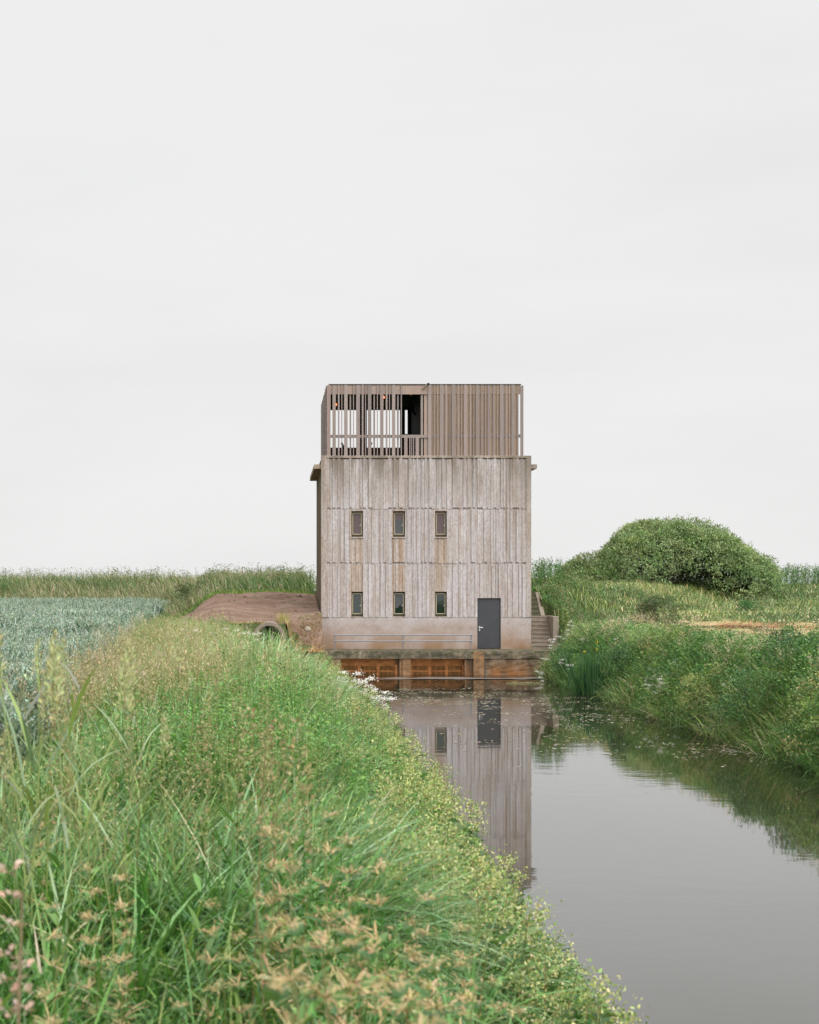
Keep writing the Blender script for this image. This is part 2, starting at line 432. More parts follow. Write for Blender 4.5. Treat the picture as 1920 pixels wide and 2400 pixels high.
LUSH = (0.095, 0.195, 0.042); DEEP = (0.042, 0.11, 0.028); PALE = (0.22, 0.295, 0.165); YEL = (0.225, 0.275, 0.075)
TAN = (0.40, 0.315, 0.19); STRAW = (0.46, 0.38, 0.22); PINKT = (0.40, 0.305, 0.23); GLAUC = (0.205, 0.275, 0.21); CREAM = (0.45, 0.45, 0.25)
BROWN = (0.30, 0.185, 0.08); ORAN = (0.43, 0.32, 0.175)

# ================================================================== WORLD, SUN, CAMERA
SUNV = Vector((0.50, -0.66, 0.72)).normalized()
elev = math.asin(SUNV.z); azim = math.atan2(SUNV.x, SUNV.y)
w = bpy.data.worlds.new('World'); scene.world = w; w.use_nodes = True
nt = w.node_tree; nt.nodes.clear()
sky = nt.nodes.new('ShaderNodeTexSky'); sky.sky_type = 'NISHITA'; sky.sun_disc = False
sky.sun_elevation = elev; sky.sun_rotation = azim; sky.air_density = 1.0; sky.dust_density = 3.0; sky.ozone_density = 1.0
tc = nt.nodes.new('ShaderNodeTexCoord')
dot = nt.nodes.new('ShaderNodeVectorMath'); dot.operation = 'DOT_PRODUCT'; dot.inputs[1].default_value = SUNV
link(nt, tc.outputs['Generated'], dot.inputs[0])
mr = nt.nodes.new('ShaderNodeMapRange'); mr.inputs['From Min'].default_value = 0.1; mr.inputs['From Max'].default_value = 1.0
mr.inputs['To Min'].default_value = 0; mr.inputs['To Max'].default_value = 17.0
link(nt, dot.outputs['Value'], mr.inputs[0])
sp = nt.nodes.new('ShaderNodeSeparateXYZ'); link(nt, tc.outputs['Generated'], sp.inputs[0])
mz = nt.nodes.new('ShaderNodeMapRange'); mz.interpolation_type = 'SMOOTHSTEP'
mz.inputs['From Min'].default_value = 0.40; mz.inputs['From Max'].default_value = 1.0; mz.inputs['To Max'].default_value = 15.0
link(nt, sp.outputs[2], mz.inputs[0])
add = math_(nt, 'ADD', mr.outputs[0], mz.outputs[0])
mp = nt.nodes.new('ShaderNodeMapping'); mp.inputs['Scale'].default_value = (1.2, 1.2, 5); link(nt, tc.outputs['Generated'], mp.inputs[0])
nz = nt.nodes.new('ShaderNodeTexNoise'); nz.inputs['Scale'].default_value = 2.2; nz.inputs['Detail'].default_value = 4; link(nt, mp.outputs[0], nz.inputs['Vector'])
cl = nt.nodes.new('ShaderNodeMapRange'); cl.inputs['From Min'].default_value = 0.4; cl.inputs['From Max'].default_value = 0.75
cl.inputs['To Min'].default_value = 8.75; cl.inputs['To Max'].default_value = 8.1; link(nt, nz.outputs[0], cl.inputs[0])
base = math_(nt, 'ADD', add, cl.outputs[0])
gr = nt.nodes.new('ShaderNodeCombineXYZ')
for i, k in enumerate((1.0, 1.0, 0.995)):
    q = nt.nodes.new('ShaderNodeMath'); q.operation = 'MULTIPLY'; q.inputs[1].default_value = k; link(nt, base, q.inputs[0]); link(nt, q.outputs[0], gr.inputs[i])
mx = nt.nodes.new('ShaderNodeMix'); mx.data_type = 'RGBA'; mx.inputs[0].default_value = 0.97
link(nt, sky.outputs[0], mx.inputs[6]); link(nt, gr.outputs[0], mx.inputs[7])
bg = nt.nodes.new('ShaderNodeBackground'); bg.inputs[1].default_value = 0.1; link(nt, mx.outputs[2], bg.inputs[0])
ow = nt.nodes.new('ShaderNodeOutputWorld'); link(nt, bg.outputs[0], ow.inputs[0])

sl = bpy.data.lights.new('sun', 'SUN'); sl.energy = 1.5; sl.angle = math.radians(50); sl.color = (1.0, 0.98, 0.95)
so = bpy.data.objects.new('sun', sl); COL.objects.link(so); so.rotation_euler = SUNV.to_track_quat('Z', 'Y').to_euler()

cd = bpy.data.cameras.new('camera'); cam = bpy.data.objects.new('camera', cd); COL.objects.link(cam); scene.camera = cam
cam.location = (0, 0, EYE); cam.rotation_euler = (PI / 2, 0, 0)
cd.sensor_fit = 'HORIZONTAL'; cd.sensor_width = 36; cd.lens = 36 * F / 1920
cd.shift_x = (960 - CX) / 1920; cd.shift_y = (CY - 1200) / 1920
cd.clip_start = 0.05; cd.clip_end = 3000
cd.dof.use_dof = True; cd.dof.focus_distance = 52; cd.dof.aperture_fstop = 7.5

# ================================================================== SETTING
def axis(core, outs): return np.array(sorted(set(np.round(core, 4)) | set(outs)))
xs = axis(np.arange(-14, 18, 0.3), list(np.arange(-80, -14, 2.0)) + list(np.arange(18.4, 80, 1.5)) + [1.92, 1.955, 11.86, -700, -300, -150, 150, 300, 700])
ys = axis(np.arange(-2, 80, 0.3), list(np.arange(80.5, 130, 1.0)) + [-40, -20, -10, -5, 160, 220, 400, 900])
def grid(name, xs, ys, hf, mat, mask=None):
    X, Y = np.meshgrid(xs, ys); Z = hf(X, Y)
    nx = len(xs); i, j = np.meshgrid(np.arange(len(xs) - 1), np.arange(len(ys) - 1))
    a = j * nx + i; q = np.stack([a, a + 1, a + nx + 1, a + nx], -1).reshape(-1, 4)
    v = np.stack([X, Y, Z], -1).reshape(-1, 3)
    if mask is not None:
        mk = mask(X, Y).reshape(-1); q = q[mk[q].all(1)]
        u, inv = np.unique(q, return_inverse=True); v = v[u]; q = inv.reshape(-1, 4)
    o = np_mesh(name, v, q, mat, None, None, True); tag(o, kind='structure'); return o
grid('ground', xs, ys, height, M['ground'])
def soil_edge(X, Y):
    n = (vnoise(X, Y, 1.1, 4) - 0.5) * 1.3 + (vnoise(X, Y, 0.35, 5) - 0.5) * 0.5
    r = ((X - 1.5) / 6.6) ** 2 + ((Y - 63.6) / 8.4) ** 2
    return (r + n * 0.22 < 1) & (X < 2.05) & (Y > 56.6 + n * 0.2)
grid('soil_mound', np.arange(-6, 2.1, 0.12), np.arange(56, 73, 0.12), lambda x, y: height(x, y) + 0.02 + (vnoise(x, y, 0.3, 6) - 0.5) * 0.05, M['soil'], soil_edge)
wo = np_mesh('water', [(1.8, -40, 0), (12.0, -40, 0), (12.0, 59.4, 0), (1.8, 59.4, 0)], [(0, 1, 2, 3)], M['water']); tag(wo, kind='structure')
# silty apron just breaking the surface before the screens
def apron(x, y): return 0.018 + (vnoise(x, y, 0.6, 3) - 0.5) * 0.04 - 0.02 * sstep(6, 3.5, x)
grid('silt_bank', np.arange(2.6, 10.4, 0.12), np.arange(54.8, 56.7, 0.06), apron, M['scum'], lambda x, y: (y > 55.4 + 0.3 * vnoise(x, y, 1.5, 2)) & (y < 56.35 + 0.3 * vnoise(x, y, 1.2, 5)))

# ================================================================== PUMP STATION
T0, Y0 = 0.98, 60.0
st = empty('pump_station', (6.3, Y0, T0))
tag(st, 'tall ribbed concrete pump station with a timber slatted lookout room on top', 'building')
OPEN = []
for px0, px1 in ((823.7, 850.8), (922, 949.5), (1020, 1047.3)):
    for py0, py1 in ((1198, 1258.4), (1387, 1445)):
        OPEN.append((wx(px0, Y0), wx(px1, Y0), wz(py1, Y0), wz(py0, Y0)))
DOOR = (wx(1119, Y0), wx(1174, Y0), T0, wz(1402, Y0))
XL, XR = wx(753, Y0), wx(1245, Y0)
ZT = wz(1068, Y0)
b1t, b1b = ZT - 0.10, wz(1193, Y0)
b2t, b2b = b1b - 0.035, wz(1321, Y0)
b3t, b3b = b2b - 0.035, wz(1447, Y0)
xa, xb = wx(767, Y0), wx(1233, Y0)
edges = [xa]
while edges[-1] < xb - 0.1: edges.append(edges[-1] + random.choice([0.05, 0.065, 0.08, 0.1, 0.125, 0.16]))
edges[-1] = xb
for o in OPEN + [DOOR]:
    edges = [e for e in edges if abs(e - o[0]) > 0.05 and abs(e - o[1]) > 0.05] + [o[0], o[1]]
edges = sorted(set(round(e, 4) for e in edges))
CONC = (0.43, 0.405, 0.408)
def ctint(k=0.10):
    v = 1 + random.uniform(-k, k * 0.8); u = random.random()
    c = CONC if u < 0.76 else (0.385, 0.335, 0.31) if u < 0.9 else (0.465, 0.435, 0.445)
    return tuple(x * v for x in c)
fac = MB()
def strip(a, b, z0, z1, d, col, opens):
    cuts = [(z0, z1)]
    for o in opens:
        if a >= o[0] - 0.002 and b <= o[1] + 0.002:
            nc = []
            for p, q in cuts:
                if o[3] <= p or o[2] >= q: nc.append((p, q)); continue
                if o[2] > p + 0.005: nc.append((p, o[2]))
                if o[3] < q - 0.005: nc.append((o[3], q))
            cuts = nc
    for p, q in cuts: fac.box(a, b, Y0 - d, Y0 + 0.3, p, q, col)
ALLO = OPEN + [DOOR]
last = 0
tints = [ctint() for _ in edges]
for bi, (z0, z1) in enumerate(((b1b, b1t), (b2b, b2t), (b3b, b3t))):
    alt = 0
    for i in range(len(edges) - 1):
        d = random.choice([0.0, 0.012, 0.022]) if alt % 2 else random.choice([0.028, 0.036, 0.044])
        alt += 1 if random.random() < 0.85 else 0
        c = tuple(0.5 * (p + q) for p, q in zip(tints[i], ctint()))
        um = [o for o in OPEN if o[2] > 5 and edges[i] >= o[0] - 0.08 and edges[i + 1] <= o[1] + 0.08]
        if um and bi >= 1: c = tuple(p * q for p, q in zip(c, random.choice([(1.0, 0.9, 0.77), (0.86, 0.75, 0.63), (0.97, 0.9, 0.82)])))
        a_, b_ = edges[i], edges[i + 1]
        g0, g1 = 0.055, 0.05
        lo_, hi_ = z0, z1
        if d > 0.03 and bi < 2:                       # proud boards stop short above a slot, coloured darker for its shade
            strip(a_, b_, z0, z0 + g0, -0.012, (0.30, 0.27, 0.25), ALLO); lo_ = z0 + g0
        if d < 0.03 and bi == 0:                      # slots below the coping, their shade put into the colour
            strip(a_, b_, z1 - g1, z1, -0.03, (0.26, 0.23, 0.2), ALLO); hi_ = z1 - g1
        strip(a_, b_, lo_, hi_, d, c, ALLO)
for zz0, zz1 in ((b1b - 0.035, b1b), (b2b - 0.035, b2b)):
    fac.box(xa, xb, Y0 + 0.006, Y0 + 0.3, zz0, zz1, CONC)
fac.box(XL, XR, Y0 - 0.058, Y0 + 0.3, b1t, ZT, (0.36, 0.31, 0.27))
fac.box(XL, xa, Y0 - 0.055, Y0 + 0.3, b3b, b1t, (0.36, 0.32, 0.30)); fac.box(xb, XR, Y0 - 0.055, Y0 + 0.3, b3b, b1t, (0.37, 0.335, 0.32))
base_e = [XL, DOOR[0], DOOR[1], XR]
pl_ = MB()
for i in (0, 2): pl_.box(base_e[i], base_e[i + 1], Y0 - 0.008, Y0 + 0.3, T0 - 0.1, b3b - 0.002, CONC)
pl_.build('plinth_wall', M['plinth'], st)
fac.build('ribbed_front_wall', M['concrete'], st, bevel=0.006)
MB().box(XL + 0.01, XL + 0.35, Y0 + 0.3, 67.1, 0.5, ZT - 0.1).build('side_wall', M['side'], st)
MB().box(XR - 0.35, XR - 0.01, Y0 + 0.3, 67.1, 0.5, ZT - 0.1, CONC).build('side_wall', M['concrete'], st)
MB().box(XL + 0.35, XR - 0.35, 66.8, 67.1, 0.5, ZT - 0.1, CONC).build('rear_wall', M['concrete'], st)
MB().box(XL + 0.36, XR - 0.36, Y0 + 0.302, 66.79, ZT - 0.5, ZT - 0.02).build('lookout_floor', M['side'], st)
zs0, zs1 = wz(1098, Y0), wz(1088, Y0)
MB().box(wx(736.5, Y0), XL + 0.009, Y0 + 0.05, 67.3, zs0, zs1, (0.36, 0.30, 0.23)).build('projecting_roof_slab', M['concrete'], st)
MB().box(XR - 0.009, wx(1259.6, Y0), Y0 + 0.05, 67.3, zs0, zs1, (0.37, 0.31, 0.29)).build('projecting_roof_slab', M['concrete'], st)
MB().box(XL + 0.4, XR - 0.4, Y0 + 0.6, Y0 + 0.62, 1.0, ZT - 0.6).build('dark_interior_sheet', M['inside'], st)  # near-black sheet stands for the unlit interior behind the windows
# windows
for k, o in enumerate(sorted(OPEN, key=lambda t: (-t[2], t[0]))):
    x0, x1, z0, z1 = o; up = k < 3; y = Y0 + 0.10
    fr = MB(); t = 0.032
    fr.box(x0 + 0.045, x0 + 0.045 + t, y, y + 0.05, z0 + 0.10, z1 - 0.06); fr.box(x1 - 0.045 - t, x1 - 0.045, y, y + 0.05, z0 + 0.10, z1 - 0.06)
    fr.box(x0 + 0.045 + t, x1 - 0.045 - t, y + 0.002, y + 0.048, z0 + 0.10, z0 + 0.10 + t); fr.box(x0 + 0.045 + t, x1 - 0.045 - t, y + 0.002, y + 0.048, z1 - 0.06 - t, z1 - 0.06)
    wn = fr.build('window', M['frame'], st)
    og = st.location
    rv = MB(); rv.box(x0 + 0.001, x0 + 0.044, y - 0.02, y + 0.08, z0 + 0.1, z1 - 0.002); rv.box(x1 - 0.044, x1 - 0.001, y - 0.02, y + 0.08, z0 + 0.1, z1 - 0.002)
    rv.box(x0 + 0.045, x1 - 0.045, y - 0.018, y + 0.08, z1 - 0.055, z1 - 0.002); rv.box(x0 + 0.001, x1 - 0.001, y - 0.022, y + 0.08, z0 + 0.002, z0 + 0.098)
    rv.build('reveal_shade', M['revealshade'], wn, og)  # recess shade of the opening put into dark strips around the frame
    mat = (M['mauve'], M['mauve'], M['mauve'])[k] if up else M['glass']
    pane = MB().box(x0 + 0.07, x1 - 0.07, y + 0.02, y + 0.03, z0 + 0.12, z1 - 0.08).build('pane', mat, wn, og)
    if k == 1: MB().box(x0 + 0.078, x1 - 0.078, y + 0.012, y + 0.018, z0 + 0.134, z1 - 0.36).build('grey_pane_patch', M['grey'], wn, og)
    if k == 4:
        bl = MB(); bl.prism([(x0 + 0.1, z1 - 0.115), (x0 + 0.1, z0 + 0.36), (x0 + 0.22, z0 + 0.37), (x0 + 0.24, z0 + 0.45), (x0 + 0.3, z0 + 0.48), (x1 - 0.1, z0 + 0.52), (x1 - 0.1, z1 - 0.2), (x1 - 0.16, z1 - 0.13), (x1 - 0.19, z1 - 0.115)], 'y', y + 0.012, y + 0.018)  # reflected grey sky over a treeline, put into the pane as a shape
        bl.build('grey_pane_patch', M['grey'], wn, og)
    if k == 3:
        bl = MB(); bl.prism([(x0 + 0.12, z1 - 0.13), (x0 + 0.16, z1 - 0.13), (x1 - 0.1, z1 - 0.38), (x1 - 0.1, z1 - 0.52), (x1 - 0.16, z1 - 0.42)], 'y', y + 0.012, y + 0.018); bl.build('grey_pane_patch', M['grey'], wn, og)  # slanting grey reflection laid on the dark pane as a shape
    zh = (z0 + z1) / 2
    hd = MB().tube([(x1 - 0.075, y - 0.015, zh + 0.03), (x1 - 0.075, y - 0.03, zh - 0.03), (x1 - 0.13, y - 0.035, zh - 0.08)], 0.011, 6).build('handle', M['chrome'], wn, og)
    si = MB().box(x0 - 0.03, x1 + 0.03, Y0 - 0.075, Y0 - 0.0, z0 - 0.045, z0 - 0.002, (0.42, 0.37, 0.33)).build('sill', M['concrete'], wn, og) if up else None
# door
x0, x1, z0, z1 = DOOR
dr = MB().box(x0 + 0.03, x1 - 0.03, Y0 + 0.05, Y0 + 0.1, z0 + 0.012, z1 - 0.035).build('door', M['door'], st, bevel=0.006)
fr = MB(); fr.box(x0 + 0.001, x0 + 0.028, Y0 + 0.03, Y0 + 0.13, z0 + 0.004, z1 - 0.002); fr.box(x1 - 0.028, x1 - 0.001, Y0 + 0.03, Y0 + 0.13, z0 + 0.004, z1 - 0.002); fr.box(x0 + 0.03, x1 - 0.03, Y0 + 0.032, Y0 + 0.13, z1 - 0.033, z1 - 0.002)
fr.build('door_frame', M['door'], dr, st.location)
hx, hz = wx(1124.5, Y0), wz(1473, Y0)
h = MB(); h.box(hx - 0.028, hx + 0.022, Y0 + 0.035, Y0 + 0.05, hz - 0.11, hz + 0.10); h.tube([(hx, Y0 + 0.03, hz + 0.04), (hx, Y0 - 0.02, hz + 0.04), (hx + 0.13, Y0 - 0.025, hz + 0.04)], 0.016, 6); h.tube([(hx, Y0 + 0.03, hz - 0.06), (hx, Y0 + 0.0, hz - 0.06)], 0.02, 8)
h.build('handle', M['chrome'], dr, st.location)

# ---- timber lookout
YF = 60.22
SL = (0.275, 0.232, 0.222); SW = (0.32, 0.255, 0.225); BK = (0.31, 0.225, 0.16)
def wt(c, k=0.14):
    v = 1 + random.uniform(-k, k); return (c[0] * v * random.uniform(0.97, 1.03), c[1] * v, c[2] * v * random.uniform(0.96, 1.05))
zl, zh_ = ZT + 0.002, 12.0
TB0, TB1 = wz(924, YF), wz(902.5, YF)
LZ = lambda v: wx(740 + v / 6.16, YF)
RZ = lambda v: wx(980 + v / 6.39, YF)
sc = MB()
for a, b in ((243, 290), (322, 343), (371, 383), (411, 461), (540, 552), (585, 638), (666, 690), (712, 726), (755, 803), (885, 896), (931, 978), (1012, 1035), (1060, 1072), (1102, 1149), (1228, 1243)):
    sc.box(LZ(a), LZ(b), YF - 0.045, YF, zl, TB1 + random.uniform(-0.01, 0.012), wt(SL))
for a, b in ((492, 513), (836, 858), (1178, 1201), (1520, 1552)):
    sc.box(LZ(a), LZ(b), YF + 0.052, YF + 0.1, zl, TB1 - 0.05, wt(SL))
for a, b in ((1278, 1325), (1350, 1364), (1374, 1386), (1402, 1420), (1442, 1493)):
    sc.box(LZ(a), LZ(b), YF - 0.045, YF, zl, wz(1026, YF), wt(SL))
for a, b in ((165, 189), (191, 214)): sc.box(LZ(a), LZ(b), YF - 0.05, YF + 0.1, zl, TB1, wt(SW))
sc.build('open_slat_screen', M['wood'], st)
tb = MB().box(LZ(216), RZ(148), YF + 0.002, YF + 0.05, TB0, TB1 - 0.012, wt(SW, 0.02))
tb.box(RZ(148) + 0.002, RZ(1535), YF + 0.003, YF + 0.018, TB0, TB1 - 0.012, wt(BK, 0.02)); tb.build('top_beam', M['wood'], st)
rl = MB().box(LZ(216), RZ(148), YF + 0.002, YF + 0.05, wz(1026, YF), wz(1019, YF), wt(SL, 0.02))
rl.box(RZ(148) + 0.002, RZ(1530), YF + 0.003, YF + 0.018, wz(1025.5, YF), wz(1018, YF), (0.23, 0.19, 0.175)); rl.build('hand_rail_board', M['wood'], st)
cp = MB().box(LZ(1568), LZ(1622), YF + 0.052, YF + 0.15, zl, TB1 - 0.02, (0.38, 0.30, 0.26)); cp.build('post', M['wood'], st)
cl_ = MB(); x = RZ(165)
while x < RZ(1500):
    w_ = random.uniform(0.10, 0.15); e = min(x + w_, RZ(1502))
    cl_.box(x, e - 0.004, YF + 0.02, YF + 0.05, zl, TB1 - 0.015, wt(BK, 0.16)); x += w_
for a, b in ((150, 200), (232, 252), (286, 300), (325, 380), (408, 432), (468, 482), (504, 560), (588, 612), (644, 656), (684, 737), (770, 797), (824, 836), (864, 916), (944, 971), (1002, 1015), (1040, 1091), (1122, 1150), (1184, 1196), (1225, 1280), (1309, 1331), (1364, 1376), (1397, 1450), (1484, 1504), (1530, 1552), (1554, 1577)):
    cl_.box(RZ(a), RZ(b), YF - 0.03, YF, zl, TB1 + random.uniform(-0.01, 0.012) - (0.03 if a > 1500 else 0), wt(SL))
cl_.build('board_cladding', M['wood'], st)
for nm, X, sgn in (('slatted_side_screen', LZ(165), -1), ('slatted_side_screen', RZ(1577), 1)):
    ss = MB(); y = YF + (0.12 if sgn < 0 else 1.5)
    while y < 67.05:
        w_ = random.choice([0.14, 0.22, 0.3]); d = random.choice([0.0, 0.02])
        ss.box(X - 0.02 - d if sgn < 0 else X - 0.03, X + 0.03 if sgn < 0 else X + 0.02 + d, y, y + w_, zl, TB1 - 0.02, wt(SL)); y += w_ + (0.012 if sgn < 0 else 0.03)
    ss.build(nm, M['wood'], st)
YB = 67.0
rw = MB()
bx = lambda px: wx(px, YB)
for a, b in ((938, 949.5), (955.5, 1230)):
    rw.box(bx(a), min(bx(b), RZ(1570)), YB, YB + 0.06, zl, TB1 - 0.02, wt(SL))
rw.box(bx(949.5) + 0.002, bx(955.5) - 0.002, YB + 0.001, YB + 0.06, zl, wz(1017, YB), SL); rw.box(bx(949.5) + 0.002, bx(955.5) - 0.002, YB + 0.001, YB + 0.06, wz(961, YB), TB1 - 0.02, SL)
rw.box(LZ(165) + 0.04, bx(938) - 0.002, YB + 0.001, YB + 0.06, zl, wz(1049, YB), (0.20, 0.15, 0.12)); rw.box(LZ(165) + 0.04, bx(938) - 0.002, YB + 0.001, YB + 0.06, wz(961, YB), TB1 - 0.02, (0.2, 0.16, 0.14))
rw.build('rear_boarding', M['wood'], st)
rl2 = MB().box(LZ(165) + 0.04, bx(938) - 0.002, YB - 0.05, YB - 0.003, wz(1026, YB) , wz(1020.5, YB), SL); rl2.build('rear_rail', M['wood'], st)
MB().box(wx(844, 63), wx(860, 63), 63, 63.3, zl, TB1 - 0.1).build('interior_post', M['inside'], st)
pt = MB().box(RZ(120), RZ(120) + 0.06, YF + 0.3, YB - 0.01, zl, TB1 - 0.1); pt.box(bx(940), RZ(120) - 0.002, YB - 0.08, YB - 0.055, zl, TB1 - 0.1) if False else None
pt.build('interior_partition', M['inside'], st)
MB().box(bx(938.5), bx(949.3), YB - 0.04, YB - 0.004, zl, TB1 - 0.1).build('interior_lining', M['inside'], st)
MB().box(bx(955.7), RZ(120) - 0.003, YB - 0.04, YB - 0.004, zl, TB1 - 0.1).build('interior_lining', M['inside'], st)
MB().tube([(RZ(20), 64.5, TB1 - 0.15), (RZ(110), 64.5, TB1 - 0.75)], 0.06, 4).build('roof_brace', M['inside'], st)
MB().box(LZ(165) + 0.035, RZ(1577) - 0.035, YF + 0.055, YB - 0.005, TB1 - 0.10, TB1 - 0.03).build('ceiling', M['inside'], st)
MB().box(LZ(190), RZ(1545), YF - 0.02, YB + 0.02, TB1 + 0.015, TB1 + 0.045).build('roof', M['roofing'], st)
# bulbs in the lookout
for px, py, Y, lab in ((788, 948, 63.5, 'small lit orange bulb hanging lowest, behind the left slats of the lookout'), (900, 931, 62.0, 'small lit orange bulb hanging behind the middle slats of the lookout'), (963, 923.5, 61.0, 'dim warm bulb tucked under the top beam above the wide lookout opening')):
    X, Z = wx(px, Y), wz(py, Y)
    r = empty('hanging_bulb', (X, Y, Z)); tag(r, lab, 'light bulb', 'bulbs strung in the lookout room')
    k = 0.042 if px < 950 else 0.022
    MB().blob((X, Y, Z), (k, k, k * 1.3), jit=0, n=12, m=8).build('bulb', M['bulb'], r, smooth=True)
    MB().tube([(X, Y, Z + k), (X, Y, max(Z + k + 0.05, TB1 - 0.1))], 0.012, 5).build('cord', M['black'], r)
# chair silhouettes
def chair(px, flip, lab):
    Y = 62.6; X = wx(px, Y); r = empty('folding_chair', (X, Y, ZT)); tag(r, lab, 'chair', 'dark chairs in the lookout room')
    f = -1 if flip else 1
    MB().prism([(X - 0.26 * f, ZT + 0.3), (X + 0.26 * f, ZT + 0.26), (X + 0.26 * f, ZT + 0.31), (X - 0.26 * f, ZT + 0.35)], 'y', Y - 0.26, Y + 0.26).build('seat', M['black'], r)
    MB().prism([(X + 0.22 * f, ZT + 0.31), (X + 0.28 * f, ZT + 0.31), (X + 0.5 * f, ZT + 0.78), (X + 0.44 * f, ZT + 0.78)], 'y', Y - 0.26, Y + 0.26).build('backrest', M['black'], r)
    for sx in (-0.22, 0.22):
        for sy in (-0.24, 0.24):
            MB().tube([(X + sx, Y + sy, ZT), (X - sx * 0.4, Y + sy, ZT + 0.3)], 0.018, 5).build('leg', M['black'], r)
chair(846, False, 'dark folding chair with its back tilted right, seen through the lookout slats'); chair(826, True, 'dark folding chair with its back tilted left, seen through the lookout slats')
fl = empty('spotlight', (wx(999, 60), 60.15, wz(905, 60))); tag(fl, 'small dark spotlight poking up from the top edge of the timber lookout', 'spotlight')
MB().tube([(wx(993, 60), 60.17, wz(909, 60)), (wx(1004, 60), 60.0, wz(900.5, 60))], [0.05, 0.05], 8).build('housing', M['stone'], fl)
MB().tube([(wx(1003, 60), 60.0, wz(901.4, 60)), (wx(1005.5, 60), 59.97, wz(899.2, 60))], [0.06, 0.06], 8).build('lens_hood', M['black'], fl)

# ================================================================== INTAKE
YI = 58.2
ik = empty('intake_wall', (6.0, YI, 0)); tag(ik, 'mossy concrete intake headwall with rusty screens at the foot of the tower', 'headwall')
zi = lambda py: wz(py, YI)
xi = lambda px: wx(px, YI)
def rough_box(b, x0, x1, y0, y1, z0, z1, step=0.25, amp=0.018):
    """a box whose front and top faces are finely divided and worn"""
    nx = max(2, int((x1 - x0) / step)); nz_ = max(2, int((z1 - z0) / 0.08)); ny = max(2, int((y1 - y0) / 0.3))
    X = np.linspace(x0, x1, nx + 1)
    prof = [(y0, z) for z in np.linspace(z0, z1, nz_ + 1)] + [(y, z1) for y in np.linspace(y0, y1, ny + 1)[1:]] + [(y1, z0)]
    vs = []
    for x in X:
        for (y, z) in prof:
            e = 1.0 if (y < y1 - 0.01) else 0.0
            vs.append((x, y + e * amp * (vnoise(x * 3.1, z * 7 + y, 0.5, 1) - 0.5) * 2 + (0.03 * vnoise(x, z, 0.2, 2) if abs(z - z1) < 0.01 and y < y0 + 0.01 else 0), z + e * amp * (vnoise(x * 2.3, y * 5, 0.5, 3) - 0.5) - (0.03 * vnoise(x, 3, 0.17, 4) if abs(z - z1) < 0.01 and y < y0 + 0.01 else 0)))
    n = len(prof); fs = []
    for i in range(nx):
        for j in range(n): fs.append((i * n + j, (i + 1) * n + j, (i + 1) * n + (j + 1) % n, i * n + (j + 1) % n))
    fs += [tuple(range(n)), tuple(range(nx * n, (nx + 1) * n))[::-1]]
    b._add([tuple(map(float, v)) for v in vs], fs, (1, 1, 1))
dk = MB(); rough_box(dk, 0.55, 12.0, YI, 60.0, zi(1544), T0); dk.build('deck_beam', M['mossy'], ik)
lw = MB(); rough_box(lw, 0.55, xi(799), YI + 0.04, 59.9, -0.9, zi(1544) - 0.002); lw.build('abutment', M['mossy'], ik)
rwl = MB(); rough_box(rwl, xi(1135), 12.0, YI + 0.03, 59.9, -0.9, zi(1544) - 0.002); rwl.build('abutment', M['mossy'], ik)
MB().box(xi(944), xi(963), YI + 0.05, 59.8, -0.9, zi(1544) - 0.002).build('pier', M['pier'], ik)
MB().box(xi(1110), xi(1135) - 0.003, YI - 0.01, 59.8, -0.9, zi(1527)).build('pier', M['pier'], ik)
MB().box(xi(937), xi(943.5), YI + 0.1, YI + 0.25, -0.9, zi(1545)).build('guide_channel', M['pier'], ik)
MB().box(xi(930), xi(936.5), YI + 0.35, YI + 0.6, -0.9, zi(1545)).build('guide_channel', M['mossy'], ik)
MB().box(xi(1090), xi(1094), YI + 0.1, YI + 0.3, -0.9, zi(1545)).build('guide_channel', M['pier'], ik)
MB().box(xi(1094.5), xi(1109.5), YI + 0.2, YI + 0.5, -0.9, zi(1545)).build('recess_wall', M['mossy'], ik)
MB().box(xi(799) + 0.002, xi(1110) - 0.002, 59.85, 59.95, -0.9, zi(1545)).build('back_wall', M['inside'], ik)  # near-black colour stands for the shade behind the screens
for a, b, posts in ((799, 930, (839.5, 884)), (963, 1090, (1006, 1047))):
    tr = MB(); yb = YI + 0.28; x = xi(a) + 0.03
    while x < xi(b) - 0.02:
        tr.box(x, x + 0.013, yb, yb + 0.03, -0.5, zi(1556) + random.uniform(-0.01, 0.02)); x += 0.052
    rk = tr.build('trash_screen', M['rust'], ik)
    fm = MB(); yc = yb + 0.04
    for p in (a + 0.3, *posts, b - 3.5): fm.box(xi(p) if p > a + 1 else xi(a) + 0.003, (xi(p) if p > a + 1 else xi(a)) + 0.11, yc, yc + 0.1, -0.5, zi(1559))
    fm.build('frame_post', M['rust'], rk, ik.location)
    cr = MB(); cr.box(xi(a) + 0.003, xi(b) - 0.003, yc + 0.101, yc + 0.16, zi(1576), zi(1573)); cr.build('cross_bar', M['rust'], rk, ik.location)
    pn = MB(); pn.box(xi(a) + 0.003, xi(b) - 0.003, yc + 0.102, yc + 0.2, zi(1562.5), zi(1544) - 0.003); pn.build('lintel_plate', M['rust'], rk, ik.location)
# railing
YR = 58.75
ra = empty('guard_rail', (wx(945, YR), YR, T0)); tag(ra, 'low grey steel pipe railing with two rails along the deck edge', 'railing')
for py in (1488, 1502.5): MB().tube([(wx(782.5, YR), YR - 0.02, wz(py, YR)), (wx(945, YR), YR - 0.02, wz(py, YR) - 0.006), (wx(1107, YR), YR - 0.02, wz(py, YR))], 0.025, 8).build('rail', M['steel'], ra)
for px in (784.5, 945, 1104.5): MB().tube([(wx(px, YR), YR + 0.01, T0 - 0.01), (wx(px, YR), YR + 0.01, wz(1488, YR) - 0.01)], 0.026, 8).build('post', M['steel'], ra)

